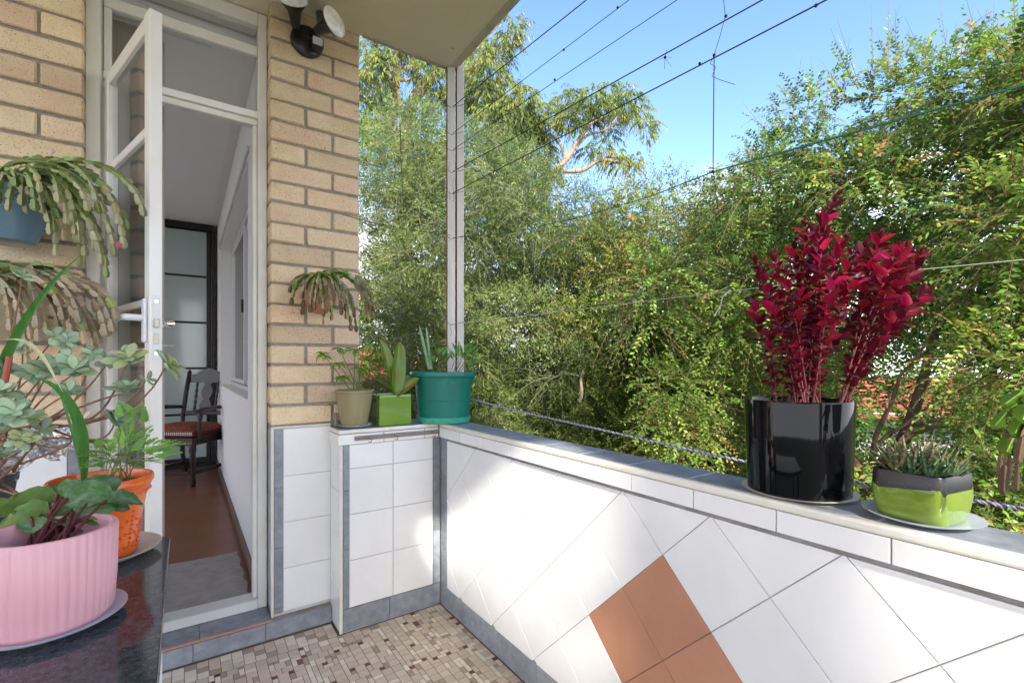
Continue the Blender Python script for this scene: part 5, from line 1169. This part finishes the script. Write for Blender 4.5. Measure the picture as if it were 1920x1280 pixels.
def blob_origins(blobs, dens):
    """points through the outer part of each clump, direction outwards"""
    Ps, Ds = [], []
    for (c, r) in blobs:
        n = max(3, int(dens*r*r)); u = unit(rng.normal(size=(n, 3))); rad = r*rng.uniform(.35, 1.0, (n, 1))**.6
        Ps.append(np.array(c)+u*rad*np.array([1, 1, .85])); Ds.append(u+rng.normal(0, .45, (n, 3))+np.array([0, 0, .35]))
    return np.concatenate(Ps), np.concatenate(Ds)
def branchwork(base, blobs, r0, mt, parent, name='branch', every=1, wig=.15, rtip=.006):
    for i, (c, r) in enumerate(blobs):
        if i % every or (Vector(c)-base).length > 1.6+every*.0+(3 if every < 10 else 0): continue
        c = Vector(c); v = c-base; mid = base+v*.45+rv(.22)+Vector((random.uniform(-1, 1), random.uniform(-1, 1), random.uniform(.0, 1)))*wig*v.length
        pts = [q_+rv(.018)*(1 if 0 < k_ < 10 else 0) for k_, q_ in enumerate(bez(base, base+(mid-base)*.6+UP*.2, mid, c, 10))]
        rr_ = [r0*(1-i_/10)**1.3+rtip for i_ in range(11)]
        MB().tube(pts, rr_, 7).build(name, M[mt], parent, smooth=True)
def trunk(base, top, r0, r1, mt, parent, wig=.1):
    base, top = Vector(base), Vector(top); pts = bez(base, base.lerp(top, .35)+rv(wig), base.lerp(top, .7)+rv(wig), top, 12)
    return MB().tube(pts, [r0+(r1-r0)*i/12+(.35*r0 if i == 0 else 0) for i in range(13)], 12).build('trunk', M[mt], parent, smooth=True)
def crown(name, parent, sets, mt):
    Vs, Fs, Ts = [], [], []; b = 0
    for V, F, T in sets: Vs.append(V); Fs.append(F+b); Ts.append(T); b += len(V)
    V = np.concatenate(Vs); c = V.mean(0); me = mesh_np(name, V-c, np.concatenate(Fs), M[mt], False, np.concatenate(Ts)); return place(name, me, parent, Vector(c.tolist()))
def twigmesh(parent, P, D, L, r, droop, mt):
    V, F = twigs(P, D, L, r, droop); c = V.mean(0); me = mesh_np('twigs', V-c, F, M[mt]); o = place('twigs', me, parent, Vector(c.tolist())); o['kind'] = 'stuff'; return o
def topfn(pts, x):
    for i in range(len(pts)-1):
        if pts[i][0] <= x <= pts[i+1][0]: return pts[i][1]+(pts[i+1][1]-pts[i][1])*(x-pts[i][0])/(pts[i+1][0]-pts[i][0])
    return pts[0][1] if x < pts[0][0] else pts[-1][1]
GAPS = [(1745, 748, 75), (1372, 862, 62), (700, 682, 30)]
def fill(x0, x1, sx, top, bot, sy, t0, t1, r, jit=.5, drop=0.0):
    out = []; x = x0
    while x <= x1:
        y = topfn(top, x)+r*FPX/t0*.75
        while y < bot:
            if random.random() >= drop:
                t = random.uniform(t0, t1); c = at(x+random.uniform(-jit, jit)*sx, y+random.uniform(-jit, jit)*sy, t); rr_ = r*random.uniform(.75, 1.25)
                w_ = c.x*_s+c.y*_c; qx, qy = 960+FPX*(c.x*_c-c.y*_s)/w_, 684-FPX*(c.z-CAMH)/w_
                if any(math.hypot(qx-g_[0], qy-g_[1]) < g_[2]*(.6 if t > 4 else 1)+rr_*FPX/w_*.35 for g_ in GAPS): continue
                if not (c.y < 7.0 and c.x-rr_ < .84) and c.x-rr_*.9-.3 > X1: out.append((c, rr_))
            y += sy
        x += sx
    return out
# --- left: fine leaved olive tree
TL = thing('fine_leaved_tree', 'dense olive green tree with narrow leaves and pale twigs behind the corner post', 'tree', (at(900, 684, 5.2).x, at(900, 684, 5.2).y, -3.2), 'garden trees beyond the parapet')
topL = [(400, 180), (640, 180), (720, 205), (800, 200), (900, 230), (980, 300), (1050, 350), (1090, 400), (1150, 440)]
bl1 = fill(500, 1150, 62, topL, 900, 58, 4.1, 5.4, .30, drop=.06)
bl1 += [(at(x_, y_, 5.6), .26) for x_ in (690, 735) for y_ in (330, 390, 450, 510, 570)]
P, D = blob_origins(bl1, 2300); L = rng.uniform(.16, .34, len(P)); print('wattle shoots', len(P))
s1 = shoots(P, D, L, 15, .048, .0085, 'whorl', droop=.35, ang=.8, tb=.5, tvar=.5)[:3]
crown('crown', TL, [s1], 'f_wattle'); twigmesh(TL, P[::2], D[::2], L[::2], .0026, .35, 'barkp')
bl1b = fill(450, 1250, 100, [(400, 255), (900, 300), (1090, 440), (1250, 480)], 960, 100, 5.6, 6.6, .55)
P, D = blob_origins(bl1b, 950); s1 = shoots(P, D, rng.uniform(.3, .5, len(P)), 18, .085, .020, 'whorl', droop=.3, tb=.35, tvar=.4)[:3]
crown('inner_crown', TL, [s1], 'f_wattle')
tb_ = Vector((at(930, 684, 5.3).x, at(930, 684, 5.3).y, -3.3)); tr_ = trunk(tb_, at(905, 760, 5.3), .13, .07, 'bark', TL)
branchwork(at(905, 765, 5.3), bl1, .022, 'barkp', TL, every=7, wig=.16, rtip=.003)
MB().tube(bez(at(1085, 752, 4.1), at(1100, 730, 4.1), at(1078, 710, 4.1), at(1098, 688, 4.1), 8), [.02, .017, .015, .014, .013, .012, .010, .008, .006], 7).build('dead_branch', M['barkp'], TL, smooth=True)
MB().tube(bez(at(1085, 705, 4.1), at(1060, 690, 4.1), at(1045, 708, 4.1), at(1025, 712, 4.1), 8), [.009, .008, .007, .006, .005, .005, .004, .003, .002], 6).build('dead_branch', M['barkp'], TL, smooth=True)
# --- centre: olive/russet tree between
TM = thing('russet_tree', 'lower olive and russet tipped tree between the fine leaved tree and the big right tree', 'tree', (at(1270, 684, 5.0).x, at(1270, 684, 5.0).y, -3.2), 'garden trees beyond the parapet')
topM = [(1080, 420), (1110, 395), (1160, 350), (1200, 380), (1260, 350), (1330, 330), (1400, 320), (1480, 300)]
bl2 = fill(1100, 1480, 55, topM, 900, 55, 4.0, 5.2, .26, drop=.12)
P, D = blob_origins(bl2, 1500); L = rng.uniform(.16, .32, len(P)); print('mid', len(P))
s2 = shoots(P, D, L, 15, .042, .013, 'whorl', droop=.2, tb=.5, tvar=.55)[:3]
bl2b = fill(1080, 1500, 100, [(1080, 470), (1500, 420)], 980, 100, 5.8, 6.6, .6)
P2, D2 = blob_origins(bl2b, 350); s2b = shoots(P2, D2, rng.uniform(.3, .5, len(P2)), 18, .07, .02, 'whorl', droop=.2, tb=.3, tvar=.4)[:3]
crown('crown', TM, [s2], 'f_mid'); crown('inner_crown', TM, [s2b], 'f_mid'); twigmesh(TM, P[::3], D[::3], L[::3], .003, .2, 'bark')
trunk((at(1270, 684, 5.0).x, at(1270, 684, 5.0).y, -3.3), at(1280, 780, 4.9), .10, .05, 'bark', TM); branchwork(at(1280, 785, 4.9), bl2, .03, 'bark', TM, every=5)
# --- right: big small-oval-leaved tree, close to the balcony
TR = thing('oval_leaved_tree', 'big bright green tree with small oval leaves in arching sprays filling the right side', 'tree', (at(1640, 684, 2.9).x, at(1640, 684, 2.9).y, -3.2), 'garden trees beyond the parapet')
topR = [(1180, 560), (1260, 470), (1340, 400), (1400, 330), (1450, 245), (1520, 190), (1600, 150), (1700, 110), (1780, 120), (1850, 110), (1920, 60), (2300, -60)]
bl3 = []
for (x0, x1, t0, t1) in ((1250, 1560, 3.0, 3.8), (1560, 1900, 2.5, 3.3), (1900, 2300, 1.9, 2.5)):
    bl3 += fill(x0, x1-1, 74, topR, 930, 68, t0, t1, .20, drop=.14)
bl3 += fill(1640, 2250, 95, [(1600, 900), (2300, 900)], 1190, 70, 1.9, 2.4, .17)
bl3 = [b for b in bl3 if not (1540 < 960+FPX*(b[0].x*_c-b[0].y*_s)/(b[0].x*_s+b[0].y*_c) < 1840 and 690 < 684-FPX*(b[0].z-CAMH)/(b[0].x*_s+b[0].y*_c) < 900 and random.random() < .72)]
P, D = blob_origins(bl3, 2000); L = rng.uniform(.14, .32, len(P)); print('right', len(P))
s3 = shoots(P, D, L, 14, .034, .0155, 'opp', droop=.45, ang=.95, tb=.5, tvar=.5)[:3]
# upright sparse shoots on the skyline
U, UD, UL = [], [], []
for x in range(1330, 2250, 14):
    for q in range(2):
        y = topfn(topR, x)+random.uniform(-8, 60); t = 3.3 if x < 1560 else (2.9 if x < 1900 else 2.1)
        p = at(x, y, t+random.uniform(-.4, .4)); U.append(p); UD.append(Vector((random.uniform(-1.1, .3), random.uniform(-.5, .5), 1))); UL.append(random.uniform(.16, .5)*random.uniform(.6, 1))
U, UD, UL = np.array(U), np.array(UD), np.array(UL)
s3b = shoots(U, UD, UL, 18, .030, .0135, 'opp', droop=.22, ang=.8, tb=.42, tvar=.45)[:3]
bl3b = fill(1240, 2300, 110, [(1200, 620), (1400, 420), (1500, 300), (2300, 60)], 1000, 110, 4.4, 5.2, .48, drop=.05)
bl3b = [b for b in bl3b if not (1600 < 960+FPX*(b[0].x*_c-b[0].y*_s)/(b[0].x*_s+b[0].y*_c) < 1810 and 690 < 684-FPX*(b[0].z-CAMH)/(b[0].x*_s+b[0].y*_c) < 850)]
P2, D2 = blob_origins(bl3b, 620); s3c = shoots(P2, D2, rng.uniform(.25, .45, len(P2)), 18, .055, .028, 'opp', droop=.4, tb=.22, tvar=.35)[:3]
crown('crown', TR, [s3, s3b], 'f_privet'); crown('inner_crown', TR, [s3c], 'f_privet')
twigmesh(TR, P, D, L, .0022, .45, 'brownstem'); twigmesh(TR, U, UD, UL*1.02, .0026, -.05, 'brownstem')
fk = at(1625, 905, 2.7)
trunk((fk.x, fk.y, -3.3), fk, .11, .075, 'bark', TR)
MB().tube(bez(fk, at(1600, 880, 2.7), at(1570, 830, 2.8), at(1500, 700, 3.0), 10), [.055-.003*i for i in range(11)], 10).build('limb', M['bark'], TR, smooth=True)
MB().tube(bez(fk, at(1680, 880, 2.7), at(1700, 840, 2.8), at(1760, 600, 2.9), 10), [.05-.003*i for i in range(11)], 10).build('limb', M['bark'], TR, smooth=True)
MB().tube(bez(at(1740, 800, 2.6), at(1720, 780, 2.6), at(1700, 765, 2.6), at(1682, 748, 2.6), 6), [.012, .011, .010, .009, .008, .007, .006], 7).build('dead_branch', M['bark'], TR, smooth=True)
branchwork(fk, bl3, .014, 'bark', TR, every=14, wig=.12, rtip=.003)
# low yellow shrub
ys = thing('yellow_shrub', 'small patch of yellow foliage just left of the black pot rim', 'shrub', (at(1460, 740, 3.4).x, at(1460, 740, 3.4).y, -3.2))
P, D = blob_origins([(at(1450, 735, 3.4), .10), (at(1480, 720, 3.4), .08)], 5000); s_ = shoots(P, D, rng.uniform(.06, .12, len(P)), 8, .018, .008, 'whorl', tb=.5, tvar=.6)[:3]; crown('foliage', ys, [s_], 'f_yellow')
MB().tube([Vector((at(1460, 740, 3.4).x, at(1460, 740, 3.4).y, -3.3)), at(1460, 745, 3.4)], .012, 6).build('stem', M['bark'], ys)
# --- eucalyptus behind
TE = thing('eucalyptus', 'tall eucalyptus with smooth pinkish limbs and drooping leaves rising behind the olive tree', 'tree', (at(790, 684, 9).x, at(790, 684, 9).y, -3.2), 'garden trees beyond the parapet')
def limb(pts, rs, n=10):
    pts = [at(*p) for p in pts]; sm = []
    for i in range(len(pts)-1):
        p0, p1, p2, p3 = pts[max(i-1, 0)], pts[i], pts[i+1], pts[min(i+2, len(pts)-1)]
        for k in range(5):
            t = k/5; sm.append(.5*((2*p1)+(p2-p0)*t+(2*p0-5*p1+4*p2-p3)*t*t+(3*p1-p0-3*p2+p3)*t**3))
    sm.append(pts[-1]); m = len(sm)
    rr_ = [rs[0]+(rs[1]-rs[0])*i/(m-1) for i in range(m)]
    MB().tube(sm, rr_, n).build('limb', M['euc'], TE, smooth=True)
eb = at(760, 684, 9); trunk((eb.x, eb.y, -3.3), at(760, 330, 9), .24, .15, 'euc', TE)
limb([(760, 330, 9), (757, 260, 9), (775, 190, 9), (790, 170, 9), (812, 140, 9), (830, 90, 9), (845, 20, 9)], (.13, .07))
limb([(745, 300, 9), (738, 230, 9), (742, 170, 9), (748, 110, 9), (745, 60, 9), (730, -40, 9)], (.08, .05))
limb([(785, 172, 9), (775, 120, 9), (762, 60, 9), (750, 10, 9)], (.05, .03)); limb([(758, 235, 9), (745, 160, 8.9), (766, 150, 8.8), (790, 140, 8.8)], (.04, .02))
limb([(800, 155, 9), (860, 90, 9.2), (920, 60, 9.4), (950, 20, 9.5)], (.05, .02))
limb([(780, 420, 9), (900, 400, 8.6), (1000, 360, 8.2), (1060, 300, 8.2), (1080, 270, 8.2), (1110, 230, 8.2), (1150, 215, 8.2)], (.09, .02))
limb([(1045, 320, 8.2), (1090, 320, 8.2), (1130, 300, 8.2), (1180, 310, 8.2), (1200, 305, 8.2)], (.045, .012))
limb([(1062, 300, 8.2), (1050, 270, 8.2), (1035, 250, 8.2)], (.03, .015)); limb([(1078, 280, 8.2), (1100, 255, 8.3), (1140, 240, 8.3), (1170, 200, 8.3)], (.03, .012)); limb([(900, 400, 8.6), (930, 300, 8.5), (950, 200, 8.5)], (.05, .02))
eu = []
for (x, y, r) in [(690, 110, .40), (700, 160, .40), (690, 210, .35), (715, 130, .3), (730, 90, .35), (770, 110, .28), (800, 130, .22), (830, 150, .28), (850, 180, .25), (820, 190, .2), (780, 200, .2), (705, 250, .3), (800, 70, .3), (840, 100, .3), (960, 50, .22), (950, 75, .2), (930, 110, .25), (910, 140, .3), (890, 170, .32), (880, 120, .3), (895, 200, .22), (925, 75, .18), (870, 80, .25), (900, 100, .2),
        (920, 190, .3), (950, 175, .3), (980, 190, .28), (960, 220, .35), (1000, 215, .28), (925, 225, .3), (1020, 210, .2), (990, 250, .3), (950, 260, .35), (1025, 240, .22), (1060, 190, .22), (1080, 200, .25), (1110, 185, .22), (1140, 180, .22), (1165, 175, .2), (1180, 190, .2), (1195, 215, .2), (1215, 235, .14), (1170, 215, .2), (1100, 215, .22), (1065, 220, .22), (1130, 205, .2), (1215, 260, .07), (1140, 255, .14), (1125, 275, .16), (1145, 295, .16), (1100, 285, .14), (1165, 305, .14), (1185, 310, .12), (1195, 295, .1), (1160, 285, .12), (1075, 170, .1), (1010, 280, .3), (1040, 330, .14), (1000, 320, .3), (640, 160, .4), (600, 130, .4)]:
    t = 8.9 if x < 900 else 8.3
    eu.append((at(x, y, t+random.uniform(-.5, .5)), r))
P, D = blob_origins(eu, 1200); D = D*np.array([1, 1, .3]); L = rng.uniform(.14, .32, len(P)); print('euc', len(P))
s4 = shoots(P, D, L, 12, .10, .021, 'whorl', droop=.8, ang=.5, tb=.55, tvar=.5, flat=1.1)[:3]
crown('crown', TE, [s4], 'f_euc'); twigmesh(TE, P[::2], D[::2], L[::2], .006, .8, 'bark')
# --- far planting that closes the view
FT = []
for i, (px, t, h, r) in enumerate([(600, 15, 3.2, 2.6), (820, 17, 3.6, 2.6), (1010, 15, 2.9, 2.6), (1250, 18, 2.9, 2.9), (1530, 17, 3.2, 2.9), (1960, 15, 3.4, 2.9)]):
    b = at(px, 684, t); T = thing('garden_tree', 'dark rounded tree in the far gardens, '+('hidden behind the brick pillar', 'behind the steel post', 'right of the steel post behind the olive tree', 'behind the russet tree', 'behind the crimson shrub', 'at the right edge of the view')[i], 'tree', (b.x, b.y, -3.6), 'far garden trees')
    bl = [(Vector((b.x, b.y, -.9))+Vector((random.uniform(-1, 1)*r*.8, random.uniform(-1, 1)*r*.6, random.uniform(-1, 1)*1.2+.2)), r*.5) for _ in range(9)]
    P, D = blob_origins(bl, 130); s_ = shoots(P, D, rng.uniform(.4, .8, len(P)), 12, .16, .07, 'whorl', tb=.5, tvar=.6)[:3]; crown('crown', T, [s_], 'f_far')
    trunk((b.x, b.y, -3.8), (b.x, b.y, -1.0), .18, .1, 'bark', T)
# --- houses glimpsed through the leaves
def house(label, c, w, d, hw, hr, yaw, wall='render'):
    T = thing('house', label, 'house', c); Mx = Matrix.Translation(c) @ Matrix.Rotation(yaw, 4, 'Z')
    def hb(name, m, mt, par=T, **k):
        m.v = [Mx @ Vector(p) for p in m.v]; return m.build(name, M[mt], par, **k)
    hb('wall', MB().box(-w/2, w/2, -d/2, d/2, 0, hw), wall)
    m = MB(); o = .35; m.add([(-w/2-o, -d/2-o, hw-.1), (w/2+o, -d/2-o, hw-.1), (w/2+o, d/2+o, hw-.1), (-w/2-o, d/2+o, hw-.1), (-w/2+d/2, 0, hw+hr), (w/2-d/2, 0, hw+hr)], [(0, 1, 5, 4), (1, 2, 5), (2, 3, 4, 5), (3, 0, 4), (0, 3, 2, 1)]); rf_ = hb('roof', m, 'roof')
    n = 9; tl = MB()
    for i in range(n):   # tile courses
        f_ = i/n; y0 = -d/2-o+(d/2+o)*f_; z0 = hw-.1+(hr+.1)*f_; x0 = w/2+o-(d/2+o)*f_; tl.box(-x0, x0, y0-.02, y0+.05, z0+.012, z0+.05)
    hb('tile_courses', tl, 'roof', rf_)['kind'] = 'stuff'
    for x in (-w*.3, 0, w*.3):
        wn = hb('window', MB().box(x-.6, x+.6, -d/2-.06, -d/2-.005, hw*.35, hw*.78), 'alu'); hb('pane', MB().box(x-.52, x+.52, -d/2-.075, -d/2-.062, hw*.39, hw*.74), 'frost', wn)
for lab, px, t, w, d, hw, hr, off in (('white house with orange tiled roof glimpsed right of the crimson shrub', 1760, 10.5, 8, 6, 3.8, .6, R(-70)), ('orange roofed house glimpsed low behind the black pot', 1330, 11.5, 6, 5, 2.1, .8, R(-30)), ('orange roofed house glimpsed between the pillar and the bromeliad', 690, 12, 5, 5, 4.2, .9, R(-10))):
    b = at(px, 684, t); house(lab, Vector((b.x, b.y, -3.5)), w, d, hw, hr, off)
# low hedge filling below the parapet line
hd_ = thing('garden_hedge', 'low bushy growth below the parapet between the trees', 'hedge', (at(1300, 684, 4.5).x, at(1300, 684, 4.5).y, -3.2))
bl = fill(800, 2200, 120, [(700, 900), (2300, 900)], 1300, 90, 3.2, 4.6, .35); P, D = blob_origins(bl, 420); s_ = shoots(P, D, rng.uniform(.15, .3, len(P)), 14, .035, .015, 'opp', tb=.4, tvar=.5)[:3]; crown('foliage', hd_, [s_], 'f_privet')
trunk((hd_.location.x, hd_.location.y, -3.3), (hd_.location.x, hd_.location.y, -.6), .06, .03, 'bark', hd_)

# unseen tree added behind the viewpoint: breaks up the sunlight on the parapet
ob = thing('added_shade_tree', 'unseen tree added behind the viewpoint to break up the sunlight on the parapet', 'tree', (.6, -3.4, -3.2))
obl = [(Vector((random.uniform(-.25, .55), random.uniform(-3.6, -1.7), random.uniform(2.75, 3.5))), random.uniform(.10, .20)) for _ in range(20)]
P, D = blob_origins(obl, 420); s_ = shoots(P, D, rng.uniform(.10, .22, len(P)), 10, .045, .02, 'opp', droop=.4)[:3]; crown('crown', ob, [s_], 'f_privet')
trunk((.7, -3.6, -3.3), (.5, -3.2, 2.6), .10, .05, 'bark', ob); branchwork(Vector((.5, -3.2, 2.6)), obl, .02, 'bark', ob, every=3)
